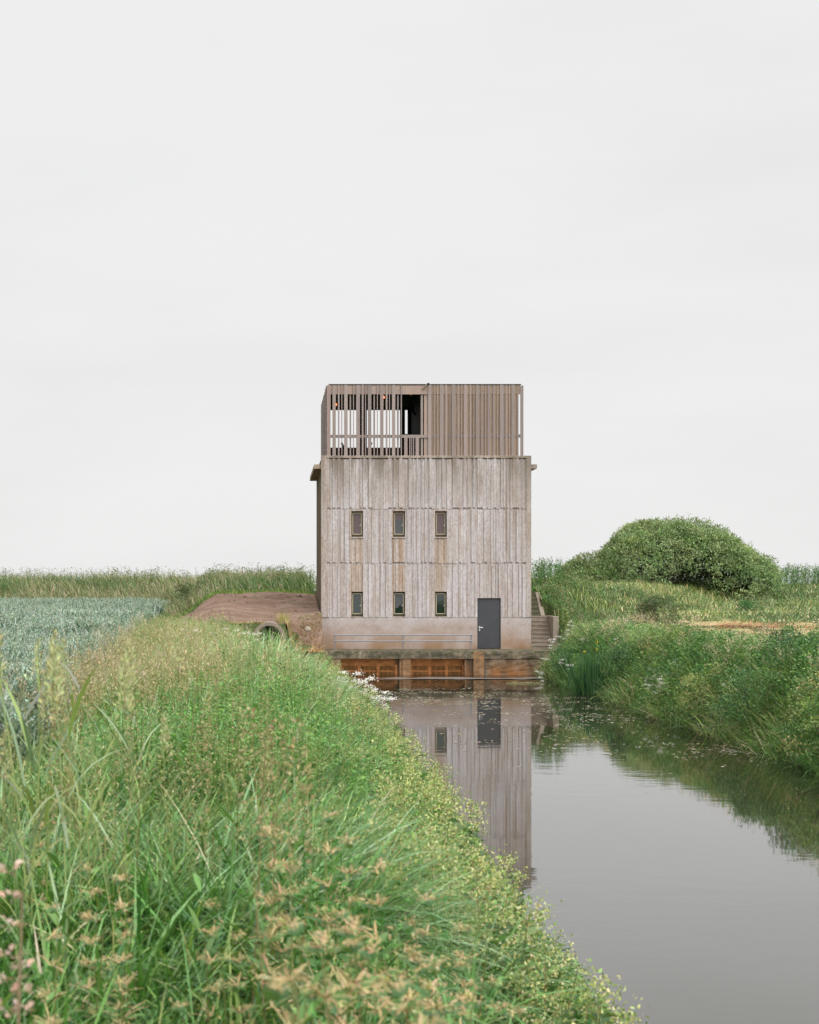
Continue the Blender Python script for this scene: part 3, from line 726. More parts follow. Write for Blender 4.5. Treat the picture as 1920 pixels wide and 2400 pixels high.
# ================================================================== STAIRS
sx0 = XR + 0.004; sr = wx(1297, Y0)
sa = empty('concrete_staircase', (11.2, Y0, T0)); tag(sa, 'worn concrete steps in two flights climbing the dike beside the tower', 'staircase')
ztop = wz(1443.5, 61.44); rs = (ztop - T0) / 8
fl1 = MB(); g = 0.18
for i in range(8):
    z = T0 + rs * (i + 1); y = Y0 + g * i + 0.02
    fl1.box(sx0, sr - 0.003, y + 0.03, Y0 + g * 8 + 0.3, z - rs + 0.001, z - 0.055); fl1.box(sx0, sr - 0.003, y, Y0 + g * 8 + 0.3, z - 0.054, z)
fl1.build('lower_flight', M['stair'], sa)
fl2 = MB(); su = wx(1267.4, 61.44); z2 = wz(1391, 62.64); r2 = (z2 - ztop) / 5
for i in range(5):
    z = ztop + r2 * (i + 1); y = 61.46 + 0.24 * i
    fl2.box(sx0, su - 0.003, y + 0.035, 63.6, z - r2 + 0.001, z - 0.055); fl2.box(sx0, su - 0.003, y, 63.6, z - 0.054, z)
fl2.build('upper_flight', M['stairdark'], sa)
MB().prism([(61.42, ztop - 0.25), (61.42, ztop + 0.03), (62.66, z2 + 0.06), (63.0, z2 + 0.06), (63.0, ztop - 0.25)], 'x', su, su + 0.18).build('stringer', M['stair'], sa)
ck = MB(); ck.box(sr, sr + 0.235, Y0 + 0.02, Y0 + 1.75, 0.6, ztop + 0.01); ck.build('cheek_wall', M['stair'], sa, bevel=0.012)
MB().box(su + 0.19, sr + 0.235, Y0 + 1.76, Y0 + 1.9, 1.4, ztop + 0.02).build('landing_edge', M['stair'], sa)

# ================================================================== CULVERT, STONES
YP = 56.15
cu = empty('culvert_pipe', (wx(630.6, YP), YP, wz(1497, YP))); tag(cu, 'round concrete culvert pipe opening in the bank left of the tower', 'culvert')
cx, cz = wx(630.6, YP), wz(1497, YP); ro, ri = 0.645, 0.50
pv = MB(); n = 40; L = 2.4; vs = []; fs = []
for (r, y) in ((ri, L), (ri, 0.012), (ri + 0.012, 0), (ro - 0.012, 0), (ro, 0.012), (ro, L)):
    for k in range(n):
        t = 2 * PI * k / n; vs.append((cx + r * math.cos(t), YP + y, cz + r * math.sin(t)))
for j in range(5):
    for k in range(n): fs.append((j * n + k, (j + 1) * n + k, (j + 1) * n + (k + 1) % n, j * n + (k + 1) % n))
pv._add(vs, fs, (1, 1, 1)); pv.build('pipe_ring', M['pipe'], cu, smooth=False)
rb = MB()
for j in range(6):
    y = YP + 0.25 + j * 0.3; pts = [(cx + (ri - 0.012) * math.cos(t), y, cz + (ri - 0.012) * math.sin(t)) for t in np.linspace(-2.2, 0.9, 18)]
    rb.tube(pts, 0.018, 5)
rb.build('joint_ring', M['pipe'], cu)
MB().box(cx - ri - 0.1, cx + ri + 0.1, YP + 1.3, YP + 1.34, cz - ri - 0.1, cz + ri + 0.1).build('shade_sheet', M['black'], cu)  # black sheet set in the pipe for the shade of its depth
def stone(name, px, py, Y, r, seed, lab, cat='stone', group=None, box=None):
    X, Z = wx(px, Y), wz(py, Y); o = MB()
    if box is None: o.blob((0, 0, 0), r, jit=0.16, seed=seed, n=12, m=8); ob = o.build(name, M['stone'], smooth=False)
    else:
        rough_box(o, -box[0], box[0], 0, box[1], -box[2], box[2], 0.08, 0.02); ob = o.build(name, M['stone'])
    ob.location = (X, Y, Z); tag(ob, lab, cat, group); return ob
stone('boulder', 722, 1476, 58.75, (0.165, 0.15, 0.145), 5, 'round grey boulder lying on the ledge between culvert and tower', 'boulder')
for i, (px, py, hw, hh, lab) in enumerate(((739.5, 1516, 0.24, 0.055, 'broad flat stone slab at the bottom of the stack against the tower'), (739, 1508, 0.225, 0.06, 'flat stone slab second from the bottom of the stack'), (741.5, 1499, 0.18, 0.06, 'middle stone slab of the stack against the tower'), (743, 1489, 0.16, 0.075, 'upper stone slab of the stack under the grass'), (745, 1481, 0.12, 0.05, 'topmost small brown slab of the stack against the tower'))):
    stone('stone_slab', px, py, 58.3 + i * 0.1, None, i, lab, 'stone slab', 'stacked stone slabs beside the tower', (hw, 0.5, hh))
mp_ = empty('marker_post', (wx(738, 70), 70, wz(1398, 70))); tag(mp_, 'short pale marker post standing on the soil at the tower corner', 'post')
MB().box(wx(737.3, 70), wx(739.3, 70), 70, 70.05, 3.0, wz(1383, 70)).build('shaft', M['steel'], mp_); MB().box(wx(735.5, 70), wx(741, 70), 69.98, 70.07, wz(1384, 70), wz(1381, 70)).build('cap', M['white'], mp_)

# ================================================================== VEGETATION
def herbs(fb, pos, h, nleaf, L, W, pal, wts=None, up=0.35, spread=0.12, stemcol=None, tmin=0.15, tmax=1.0):
    n = len(pos); h = np.broadcast_to(h, n)
    az = U(0, 2 * PI, n); ln = U(0, 0.25, n)
    sc_ = pick(pal, n, wts, 0.1) * 0.8 if stemcol is None else np.broadcast_to(stemcol, (n, 3))
    fb.blades(pos, h, 0.008 + 0.05 * W, az, ln, U(-0.1, 0.3, n), sc_, seg=2, prof=[1, 0.9, 0.4])
    t = U(tmin, tmax, (n, nleaf)); a = U(0, 2 * PI, (n, nleaf))
    r = U(0, 1, (n, nleaf)) * spread * (1.25 - t * 0.8)
    P = np.zeros((n, nleaf, 3))
    P[..., 0] = pos[:, None, 0] + np.sin(ln)[:, None] * np.cos(az)[:, None] * t * h[:, None] + r * np.cos(a)
    P[..., 1] = pos[:, None, 1] + np.sin(ln)[:, None] * np.sin(az)[:, None] * t * h[:, None] + r * np.sin(a)
    P[..., 2] = pos[:, None, 2] + t * h[:, None] * np.cos(ln)[:, None]
    D = np.stack([np.cos(a), np.sin(a), U(up - 0.5, up + 0.4, (n, nleaf))], -1).reshape(-1, 3)
    Nn = rdir(n * nleaf, 1.4)
    base = pick(pal, n, wts)
    c = np.repeat(base, nleaf, 0) * (1 + rng.normal(0, 0.13, (n * nleaf, 1)))
    fb.leaves(P.reshape(-1, 3), D, Nn, L * U(0.6, 1.25, n * nleaf), W * U(0.7, 1.2, n * nleaf), np.clip(c, 0.005, 0.9))
def panicles(fb, pos, h, col, stemcol, m=14, plen=0.18, spread=0.05, L=0.03, W=0.008, lean=0.25, sw=0.005, az0=None, jit=0.16, cone=True):
    n = len(pos); h = np.broadcast_to(h, n)
    az = U(0, 2 * PI, n) if az0 is None else az0 + rng.normal(0, 0.7, n)
    ln = U(0, lean, n)
    tip = fb.blades(pos, h, sw, az, ln, U(0, 0.5, n), np.broadcast_to(stemcol, (n, 3)) * (1 + rng.normal(0, 0.1, (n, 1))), seg=3, prof=[1, 0.9, 0.7, 0.4])
    d = np.stack([np.sin(ln + 0.3) * np.cos(az), np.sin(ln + 0.3) * np.sin(az), np.cos(ln + 0.3)], -1)
    t = U(0, 1, (n, m)); a = U(0, 2 * PI, (n, m)); r = spread * U(0.1, 1, (n, m)) * (t * 0.9 + 0.12 if cone else 0.8)
    P = tip[:, None, :] - d[:, None, :] * (t * plen)[..., None]
    P[..., 0] += r * np.cos(a); P[..., 1] += r * np.sin(a)
    D = np.stack([np.cos(a), np.sin(a), U(0.2, 1.6, (n, m))], -1).reshape(-1, 3)
    c = np.repeat(np.broadcast_to(col, (n, 3)), m, 0) * (1 + rng.normal(0, jit, (n * m, 1)))
    fb.leaves(P.reshape(-1, 3), D, rdir(n * m), L * U(0.6, 1.3, n * m), W * U(0.7, 1.3, n * m), np.clip(c, 0.005, 0.9))
def stuffit(fb, name, mat, gain=1.0):
    if np.any(np.array(gain) != 1.0): fb.C = [c * np.array(gain) for c in fb.C]
    return tag(fb.build(name, mat), kind='stuff')

# ---------------- left bank grass
def low(X, Y): return 1 - 0.5 * np.exp(-((X + 0.004 * Y) / 0.75) ** 4) * sstep(22, 30, Y)   # the wetter, shorter strip leading to the culvert
def bank_pts(n, Ya, Yb, xr=2.45, xl=0.15):
    Y = Ya * (Yb / Ya) ** U(0, 1, n)
    lo = np.maximum(field_edge(Y) + xl, -0.195 * Y - 1.3); hi = np.minimum(xr - 0.5, 0.8 + (Y - 6) * 0.085); X = lo + (hi - lo) * U(0, 1, n)
    ok = ~((Y > 54.6) & (X > 0.4)); ok &= ~((Y > 52.5) & (np.abs(X + 0.25) < 0.55)); ok &= Y < 56.0
    return X[ok], Y[ok]
fb = FB()
for n, Ya, Yb in ((21000, 2.4, 7), (50000, 6, 24), (62000, 20, 56)):
    X, Y = bank_pts(n, Ya, Yb); n = len(X)
    big = vnoise(X, Y, 3.0, 1); sm = vnoise(X, Y, 0.9, 2)
    slope = sstep(0.9, 2.5, X)
    h = (0.55 + 0.4 * big + 0.22 * (sm - 0.5)) * (1 - 0.48 * slope) * U(0.6, 1.15, n)
    h *= (1 - 0.5 * sstep(34, 50, Y)) * (1 - 0.4 * sstep(1.6, 0.0, X - field_edge(Y)) * sstep(5, 8, Y)) * (1 + 0.25 * sstep(14, 4, Y)) * low(X, Y)
    wd = (0.0125 + 0.00017 * Y) * np.where(U(0, 1, n) < 0.6, U(0.4, 0.8, n), U(0.9, 1.5, n)) * (1 - 0.55 * sstep(5.0, 3.0, Y))
    col = np.where((sm + U(-0.25, 0.25, n) > 0.5)[:, None], pick([LUSH, PALE, (0.12, 0.215, 0.065), (0.28, 0.36, 0.23), DEEP], n, [0.32, 0.24, 0.17, 0.12, 0.15]), pick([LUSH, DEEP, YEL, (0.13, 0.21, 0.045)], n, [0.34, 0.3, 0.13, 0.23]))
    yel = sstep(10, 32, Y)[:, None] * 0.5
    col = col * (1 - yel) + yel * pick([YEL, (0.18, 0.26, 0.075), (0.13, 0.215, 0.055), TAN], n, [0.35, 0.3, 0.28, 0.07])
    dry = (U(0, 1, n) < 0.035 + 0.07 * sstep(10, 30, Y))[:, None]
    col = np.where(dry, pick([TAN, STRAW, PINKT], n), col)
    az = np.where(U(0, 1, n) < 0.72, (vnoise(X, Y, 1.5, 4) - 0.5) * 5.0 + rng.normal(0.0, 0.5, n) + PI * (X > np.minimum(1.95, 0.8 + (Y - 6) * 0.085) - 0.45), U(0, 2 * PI, n))
    fb.blades(on_ground(X, Y), h, wd, az, U(0.0, 0.5, n) + 0.25 * sstep(12, 5, Y), U(0.4, 2.6, n) * (1 - 0.35 * slope), col, seg=5, prof=[0.5, 0.9, 1.0, 0.85, 0.5, 0.04])
stuffit(fb, 'bank_grass', M['blade'], (1.04, 1.2, 1.06))
# flowering grass haze along the bank crest
fb = FB()
X, Y = bank_pts(3600, 14, 55, 1.6, -0.35)
k = vnoise(X, Y, 2.2, 3) + 0.35 * sstep(1.2, -2, X) * sstep(8, 16, Y) > 0.64
X, Y = X[k], Y[k]; n = len(X)
panicles(fb, on_ground(X, Y), (0.84 - 0.42 * sstep(30, 48, Y)) * low(X, Y) * U(0.75, 1.2, n), pick([TAN, PINKT, (0.38, 0.32, 0.18), (0.33, 0.31, 0.15)], n), (0.2, 0.2, 0.08), m=13, plen=0.2, spread=0.05, L=0.03, W=0.0065)
X, Y = bank_pts(1500, 13, 34, 0.0, -0.4); n = len(X)
panicles(fb, on_ground(X, Y), 0.88 * low(X, Y) * U(0.75, 1.2, n), pick([STRAW, PINKT], n), (0.27, 0.24, 0.11), m=12, plen=0.22, spread=0.045, L=0.032, W=0.0065)
X, Y = bank_pts(2000, 6, 40, 2.4, 0.3); k = vnoise(X, Y, 1.2, 7) > 0.42; X, Y = X[k], Y[k]; n = len(X)
panicles(fb, on_ground(X, Y), low(X, Y) * (0.85 - 0.25 * sstep(0.5, 2, X)) * U(0.7, 1.15, n) * (1 - 0.4 * sstep(25, 40, Y)), pick([(0.30, 0.27, 0.13), (0.36, 0.28, 0.16), (0.26, 0.29, 0.11), (0.38, 0.36, 0.2)], n), (0.18, 0.2, 0.075), m=14, plen=0.24, spread=0.03, L=0.022, W=0.005, cone=False)
stuffit(fb, 'flowering_grass', M['dry'], 1.05)
# low broadleaf herbs in the sward
fb = FB()
HP = [(0.095, 0.205, 0.045), (0.14, 0.24, 0.06), (0.2, 0.27, 0.085), (0.055, 0.135, 0.035)]
X, Y = bank_pts(7500, 9, 55.5, 2.65); k = vnoise(X, Y, 1.8, 5) + 0.3 * sstep(0.4, 2.2, X) > 0.52; X, Y = X[k], Y[k]; n = len(X)
herbs(fb, on_ground(X, Y), U(0.45, 0.9, n) * (1 - 0.3 * sstep(1, 2.6, X)) * (1 - 0.4 * sstep(34, 50, Y)) * low(X, Y), 22, 0.05, 0.015, HP, [0.3, 0.3, 0.25, 0.15])
X, Y = bank_pts(1500, 3.2, 20, 2.35); k = X > 0.1; X, Y = X[k], Y[k]; n = len(X)
herbs(fb, on_ground(X, Y), U(0.35, 0.7, n), 14, 0.06, 0.022, [(0.06, 0.15, 0.035), (0.1, 0.19, 0.05)], None)
X = U(-2.4, 0.15, 420); Y = U(50, 55.9, 420); herbs(fb, on_ground(X, Y), U(0.22, 0.55, 420), 18, 0.075, 0.03, [(0.09, 0.17, 0.05), (0.055, 0.125, 0.04)], None)
Y = 6.5 * (40 / 6.5) ** U(0, 1, 2600); h0 = np.minimum(1.9, 0.7 + (Y - 6) * 0.085); X = h0 + (2.68 - h0) * U(0, 1, 2600)
herbs(fb, on_ground(X, Y), U(0.14, 0.34, 2600), 14, 0.05, 0.02, [(0.07, 0.15, 0.04), (0.12, 0.2, 0.055), (0.05, 0.11, 0.033)], None)
stuffit(fb, 'bank_herbs', M['leaf'], (0.98, 1.12, 1.0))

# ---------------- oat field
fb = FB(); fp = FB()
for n, Ya, Yb, sc_ in ((15500, 4.5, 30, 1.45), (24000, 26, 91, 2.3)):
    Y = Ya + (Yb - Ya) * U(0, 1, n) ** 0.9
    lo = np.minimum(-0.195 * Y - 1.0, field_edge(Y) - 2.5); hi = field_edge(Y) + 0.2 * (vnoise(Y, Y * 0, 1.5, 3) - 0.5) * 2
    X = lo + (hi - lo) * U(0, 1, n)
    hh = 0.78 * U(0.8, 1.1, n) * (0.86 + 0.28 * vnoise(X, Y, 2.5, 2))
    p = on_ground(X, Y)
    for q in range(4):
        b = p.copy(); z0 = U(0.15, 0.8, n) * hh; b[:, 2] += z0; b[:, :2] += rng.normal(0, 0.04 * sc_, (n, 2))
        fb.blades(b, 0.40 * U(0.7, 1.3, n), 0.0135 * sc_ * U(0.7, 1.3, n), U(0, 2 * PI, n), U(0.1, 0.6, n), U(0.4, 1.9, n),
                  pick([GLAUC, (0.085, 0.165, 0.095), (0.29, 0.36, 0.30), (0.03, 0.095, 0.042)], n, [0.33, 0.24, 0.18, 0.25]), seg=3, prof=[0.6, 1, 0.8, 0.05])
    fb.blades(p, hh, 0.006 * sc_, U(0, 2 * PI, n), U(0, 0.15, n), U(0, 0.2, n), pick([(0.1, 0.19, 0.09)], n), seg=2, prof=[1, 1, 0.5])
    k = slice(0, int(n * 0.5))
    panicles(fp, p[k], hh[k] + 0.14, pick([(0.36, 0.43, 0.36), (0.30, 0.38, 0.31), (0.42, 0.46, 0.37)], len(p[k])), (0.2, 0.29, 0.2), m=9, plen=0.2, spread=0.085 * sc_ ** 0.5, L=0.034 * sc_ ** 0.5, W=0.0115 * sc_, lean=0.3)
stuffit(fb, 'oat_crop', M['blade'], 0.82); stuffit(fp, 'oat_panicles', M['dry'], 0.85)

# ---------------- left dike
fb = FB()
n = 62000; Y = U(70, 106, n); X = U(-34, 2.2, n)
k = (Y > np.where(X > -5.5, 71.5 + 0.8 * vnoise(X, Y, 2, 1), 92 - 8 * sstep(-9, -6, X))) & (X > -0.2 * Y - 4); X, Y = X[k], Y[k]; n = len(X)
g = vnoise(X * 0.8, Y * 1.3, 3.0, 3); g2 = vnoise(X, Y, 1.2, 6)
col = np.where((g + U(-0.2, 0.2, n) > 0.5)[:, None], pick([(0.20, 0.235, 0.105), PINKT, (0.27, 0.26, 0.13), (0.15, 0.2, 0.08)], n, [0.4, 0.2, 0.2, 0.2]), pick([(0.10, 0.165, 0.055), (0.06, 0.125, 0.04), (0.15, 0.21, 0.075)], n))
fb.blades(on_ground(X, Y), U(0.55, 1.0, n) * (0.75 + 0.5 * g2), 0.034 * U(0.5, 1.3, n), rng.normal(PI, 1.0, n), U(0.1, 0.5, n), U(0.2, 1.4, n), col, seg=3, prof=[0.7, 1, 0.7, 0.05])
X = U(-34, 2.2, 2600); Y = U(72, 104, 2600); k = (vnoise(X, Y, 2.2, 4) > 0.52) & (Y > np.where(X > -5.5, 74, 92 - 8 * sstep(-9, -6, X))) & (X > -0.2 * Y - 4); X, Y = X[k], Y[k]; n = len(X)
herbs(fb, on_ground(X, Y), U(0.7, 1.15, n), 22, 0.11, 0.05, [(0.06, 0.12, 0.035), (0.11, 0.16, 0.06), (0.19, 0.2, 0.09)], None, spread=0.22)
X = U(-34, 2.2, 5000); Y = U(73, 106, 5000); k = (Y > np.where(X > -5.5, 73, 92 - 8 * sstep(-9, -6, X))) & (X > -0.2 * Y - 4) & (vnoise(X, Y, 3, 5) > 0.4); X, Y = X[k], Y[k]; n = len(X)
panicles(fb, on_ground(X, Y), U(0.65, 0.95, n), pick([PINKT, TAN, (0.27, 0.27, 0.15)], n), (0.2, 0.21, 0.1), m=7, plen=0.26, spread=0.08, L=0.09, W=0.022, lean=0.3, sw=0.014)
X = U(-34, 2.2, 700); Y = np.where(X > -5.5, U(76, 80, 700), U(100, 105, 700)); herbs(fb, on_ground(X, Y), U(0.75, 1.3, 700), 12, 0.13, 0.045, [(0.14, 0.17, 0.08), (0.2, 0.2, 0.1)], None, spread=0.13, up=0.7)
stuffit(fb, 'dike_grass', M['leaf'])
# tufts on the soil edge and dry grass beside the culvert
fb = FB()
n = 900; X = U(0.5, 1.95, n); Y = U(56.6, 58.9, n); fb.blades(on_ground(X, Y), U(0.14, 0.4, n), 0.022, U(0, 2 * PI, n), U(0.2, 0.8, n), U(0.3, 1.5, n), pick([(0.42, 0.26, 0.11), (0.36, 0.17, 0.07), STRAW, (0.2, 0.22, 0.06)], n, [0.35, 0.3, 0.25, 0.1]), seg=3)
n = 320; X = U(0.1, 1.1, n); Y = U(56.7, 58.2, n); fb.blades(on_ground(X, Y), U(0.3, 0.62, n), 0.016, U(0, 2 * PI, n), U(0.1, 0.4, n), U(0.2, 0.8, n), pick([STRAW, (0.35, 0.27, 0.1), (0.22, 0.24, 0.07)], n), seg=3)
n = 300; X = U(1.0, 1.95, n); Y = U(58.7, 59.3, n); fb.blades(on_ground(X, Y), U(0.1, 0.22, n), 0.02, U(0, 2 * PI, n), U(0.2, 0.8, n), U(0.3, 1.2, n), pick([(0.2, 0.24, 0.05), (0.28, 0.26, 0.08)], n), seg=3)
n = 160; X = U(-2.5, 0.0, n); Y = U(56.3, 56.7, n); fb.blades(on_ground(X, Y), U(0.08, 0.2, n), 0.02, U(0, 2 * PI, n), U(0.2, 0.8, n), U(0.3, 1.2, n), pick([STRAW, (0.4, 0.28, 0.1)], n), seg=3)
n = 2200; X = U(-5.5, 2.0, n); Y = U(69.5, 72.8, n); fb.blades(on_ground(X, Y), U(0.1, 0.35, n), 0.028, U(0, 2 * PI, n), U(0.1, 0.6, n), U(0.3, 1.2, n), pick([LUSH, YEL, (0.12, 0.2, 0.05)], n), seg=3)
stuffit(fb, 'dry_tufts', M['dry'])
ck_ = MB()
for i in range(230):
    x = random.uniform(-4.5, 1.9); y = random.uniform(56.8, 69); q = random.choice([0.02, 0.025, 0.03, 0.04, 0.055])
    if ((x - 1.5) / 6.3) ** 2 + ((y - 63.6) / 8) ** 2 < 0.9: ck_.blob((x, y, float(height(x, y)) + q * 0.6), (q * random.uniform(0.8, 1.6), q, q * 0.7), jit=0.3, seed=i, n=6, m=4)
tag(ck_.build('clods', M['soil']), kind='stuff')

# ---------------- right side: bank, meadow, dike
def rx(a, b, n, Ya, Yb, power=1.0):
    Y = Ya * (Yb / Ya) ** U(0, 1, n); return U(a, b, n), Y
fb = FB()
X = 10.45 + 2.9 * U(0, 1, 52000) ** 0.8; Y = 17 * (57.5 / 17) ** U(0, 1, 52000); k = ~((X < 12.1) & (Y > 56.9)) & ~((X < 11.25) & (Y > 46.0) & (Y < 49.0)); X, Y = X[k], Y[k]; n = len(X)
g = vnoise(X, Y, 1.6, 3); edge = sstep(12.0, 10.6, X)
col = np.where((g + U(-0.2, 0.2, n) > 0.55)[:, None], pick([(0.12, 0.2, 0.055), YEL, (0.16, 0.2, 0.08), PINKT], n, [0.4, 0.2, 0.28, 0.12]), pick([LUSH, DEEP, (0.09, 0.165, 0.045)], n))
az = np.where(U(0, 1, n) < 0.6, rng.normal(PI, 0.8, n), U(0, 2 * PI, n))
fb.blades(on_ground(X, Y), (0.62 + 0.5 * g) * U(0.6, 1.1, n), (0.012 + 0.00016 * Y) * U(0.6, 1.3, n), az, U(0.05, 0.5, n) + 0.25 * edge, U(0.3, 1.9, n), col, seg=4)
stuffit(fb, 'canal_bank_grass', M['blade'], 1.4)
fb = FB()
X = 10.6 + 2.6 * U(0, 1, 10000) ** 0.7; Y = 17 * (57.4 / 17) ** U(0, 1, 10000); k = (vnoise(X, Y, 1.5, 6) > 0.34) & ~((X < 12.1) & (Y > 56.6)) & ~((X < 11.25) & (Y > 46.0) & (Y < 49.0)); X, Y = X[k], Y[k]; n = len(X)
herbs(fb, on_ground(X, Y), U(0.5, 1.0, n), 20, 0.085, 0.042, [(0.055, 0.13, 0.038), (0.095, 0.185, 0.05), (0.15, 0.22, 0.065), (0.036, 0.095, 0.03)], [0.3, 0.3, 0.2, 0.2], spread=0.17)
X = 11.6 + 2.0 * U(0, 1, 2600); Y = 19 * (57 / 19) ** U(0, 1, 2600); k = vnoise(X, Y, 1.3, 7) > 0.55; X, Y = X[k], Y[k]; n = len(X)
panicles(fb, on_ground(X, Y), U(0.9, 1.25, n), pick([PINKT, (0.33, 0.24, 0.19), TAN], n), (0.2, 0.2, 0.1), m=16, plen=0.3, spread=0.13, L=0.05, W=0.013, lean=0.35)
stuffit(fb, 'canal_bank_herbs', M['leaf'], 1.4)
fb = FB()
n = 90000; Y = U(40, 92, n); X = U(12.0, 36, n); k = (X < 0.4 * Y + 3) & ~((X < 11.9 + 0.05) & (Y > 60)) & (Y > 58 - 3.5 * (X - 12)); X, Y = X[k], Y[k]; n = len(X)
dryz = sstep(14.6, 16.2, X - 0.5 * vnoise(X, Y, 3, 2)) * sstep(50, 53, Y) * (1 - 0.75 * sstep(59, 66, Y + 4 * vnoise(X, Y, 3, 3)))
g = vnoise(X, Y, 2.4, 1)
col = np.where((g + U(-0.25, 0.25, n) > 0.5)[:, None], pick([(0.15, 0.2, 0.06), YEL, (0.22, 0.21, 0.085)], n, [0.5, 0.25, 0.25]), pick([(0.085, 0.15, 0.042), (0.06, 0.12, 0.035), (0.11, 0.17, 0.055)], n))
dc = pick([STRAW, (0.42, 0.31, 0.17), TAN, (0.30, 0.27, 0.11)], n, [0.35, 0.25, 0.2, 0.2])
col = np.where((U(0, 1, n) < dryz * (0.3 + 0.65 * vnoise(X * 0.6, Y * 1.6, 1.6, 5)))[:, None], dc, col)
lowm = sstep(13.5, 15.5, X) * (Y < 70) * 1.0
h = (0.38 + 0.35 * g) * U(0.6, 1.2, n) * (1 - 0.62 * dryz) * (1 - lowm * 0.5)
fb.blades(on_ground(X, Y), h, 0.03 * U(0.6, 1.3, n), U(0, 2 * PI, n), U(0.05, 0.5, n) + 0.4 * dryz, U(0.2, 1.5, n), col, seg=3, prof=[0.7, 1, 0.7, 0.05])
n = 2600; X = U(11.5, 13.0, n); Y = U(59.8, 66, n); k = (X > 11.9) | (Y > 61.8); X, Y = X[k], Y[k]; n = len(X)
fb.blades(on_ground(X, Y), U(0.12, 0.4, n), 0.028, U(0, 2 * PI, n), U(0.1, 0.7, n), U(0.3, 1.4, n), pick([LUSH, DEEP, (0.12, 0.17, 0.05), (0.24, 0.19, 0.1)], n, [0.35, 0.3, 0.2, 0.15]), seg=3)
stuffit(fb, 'meadow_grass', M['blade'], 1.3)
fb = FB()
X = U(12, 34, 9000); Y = U(44, 74, 9000); dz = sstep(14.6, 16.2, X) * sstep(49, 52, Y) * (1 - 0.4 * sstep(66, 70, Y)); k = (vnoise(X, Y, 1.7, 4) > 0.47) & (U(0, 1, 9000) > dz * 0.96) & (X < 0.4 * Y + 3) & (Y > 58 - 3.5 * (X - 12)) & ~((X < 16) & (Y < 52) & (X > 14)); X, Y = X[k], Y[k]; n = len(X)
herbs(fb, on_ground(X, Y), U(0.4, 0.9, n) * np.where((X > 14.2) & (Y < 66), 0.42, 1.0), 18, 0.1, 0.045, [(0.055, 0.115, 0.035), (0.10, 0.155, 0.05), (0.15, 0.175, 0.075), (0.2, 0.15, 0.09)], [0.35, 0.3, 0.25, 0.1], spread=0.22)
stuffit(fb, 'meadow_herbs', M['leaf'], 1.3)
# willowherb thicket on the crest: upright leafy spires
fb = FB()
n = 9000; X = U(11.8, 40, n); Y = U(62, 92, n); y0 = dike0(X)
k = (Y > y0 + 6.2) & (Y < y0 + 12) & (X < 0.4 * Y + 3) & ~((X / Y > 0.200) & (X / Y < 0.338)); X, Y = X[k], Y[k]; n = len(X)
herbs(fb, on_ground(X, Y), U(1.05, 1.55, n), 30, 0.13, 0.035, [(0.075, 0.16, 0.04), (0.05, 0.12, 0.032), (0.12, 0.2, 0.055)], None, spread=0.09, up=0.9)
stuffit(fb, 'willowherb_thicket', M['leaf'])
def dry_edge(X, Y):
    nz_ = vnoise(X, Y, 1.6, 3)
    return (X > 15.6 + 1.6 * nz_) & (X < 31) & (Y > 51.5 + 2 * nz_) & (Y < 60 + 5 * vnoise(X, Y, 3.0, 6)) & (Y < dike0(X) - 0.8) & (vnoise(X * 0.6, Y * 1.6, 1.6, 5) > 0.34)
m_, nt_ = new_mat('mown_straw'); a_ = noise(nt_, 1.2, 7, (0.7, 2.2, 1), rough=0.7)
finish(nt_, ramp(nt_, a_, [(0.3, (0.20, 0.13, 0.07)), (0.48, (0.36, 0.27, 0.145)), (0.62, (0.20, 0.21, 0.075))]), 0.95, 0.1, a_, 0.7, 0.06)
grid('mown_strip', np.arange(15, 31, 0.2), np.arange(50, 72, 0.2), lambda x, y: height(x, y) + 0.015, m_, dry_edge)
fb = FB(); n = 1500; t = U(0, 1, n); X = 17.2 + 7 * t + rng.normal(0, 0.25, n); Y = 56.5 + 1.2 * np.sin(t * 5) - 2.4 * t + rng.normal(0, 0.35, n)
fb.blades(on_ground(X, Y, 0.02), U(0.3, 0.7, n), 0.03, rng.normal(0.1, 0.6, n), U(1.1, 1.5, n), U(-0.2, 0.3, n), pick([(0.36, 0.20, 0.105), (0.43, 0.28, 0.15), (0.27, 0.14, 0.075)], n), seg=2)
stuffit(fb, 'cut_straw', M['dry'])

# ---------------- floating leaves and scum on the water
fb = FB(); P = []
for cx_, cy_, sx_, sy_, n in ((5.5, 45.5, 2.2, 2.3, 620), (9.0, 41.5, 1.1, 2.6, 330), (6.6, 38.5, 1.6, 4.0, 170), (10.0, 31.5, 0.9, 0.8, 120), (8.6, 33.0, 1.6, 1.2, 80), (4.6, 50.0, 1.6, 1.0, 200), (7.2, 44.0, 0.8, 2.5, 260)):
    P.append(np.stack([rng.normal(cx_, sx_, n), rng.normal(cy_, sy_, n)], -1))
P = np.concatenate([P_ + rng.normal(0, 0.15, P_.shape) for P_ in P for _ in (0, 1)]); P = P[(P[:, 0] > 2.4) & (P[:, 0] < 10.9) & (P[:, 1] < 54) & (vnoise(P[:, 0], P[:, 1], 0.8, 2) > 0.38)]; n = len(P)
a = U(0, 2 * PI, n)
fb.leaves(np.stack([P[:, 0], P[:, 1], U(0.004, 0.012, n)], -1), np.stack([np.cos(a), np.sin(a), U(-0.03, 0.03, n)], -1), np.tile([0, 0, 1.0], (n, 1)) + rng.normal(0, 0.05, (n, 3)), U(0.04, 0.15, n), U(0.03, 0.09, n), pick([(0.30, 0.25, 0.20), (0.24, 0.25, 0.15), (0.36, 0.31, 0.28)], n), fold=0.01)
stuffit(fb, 'floating_leaves', M['dry'])

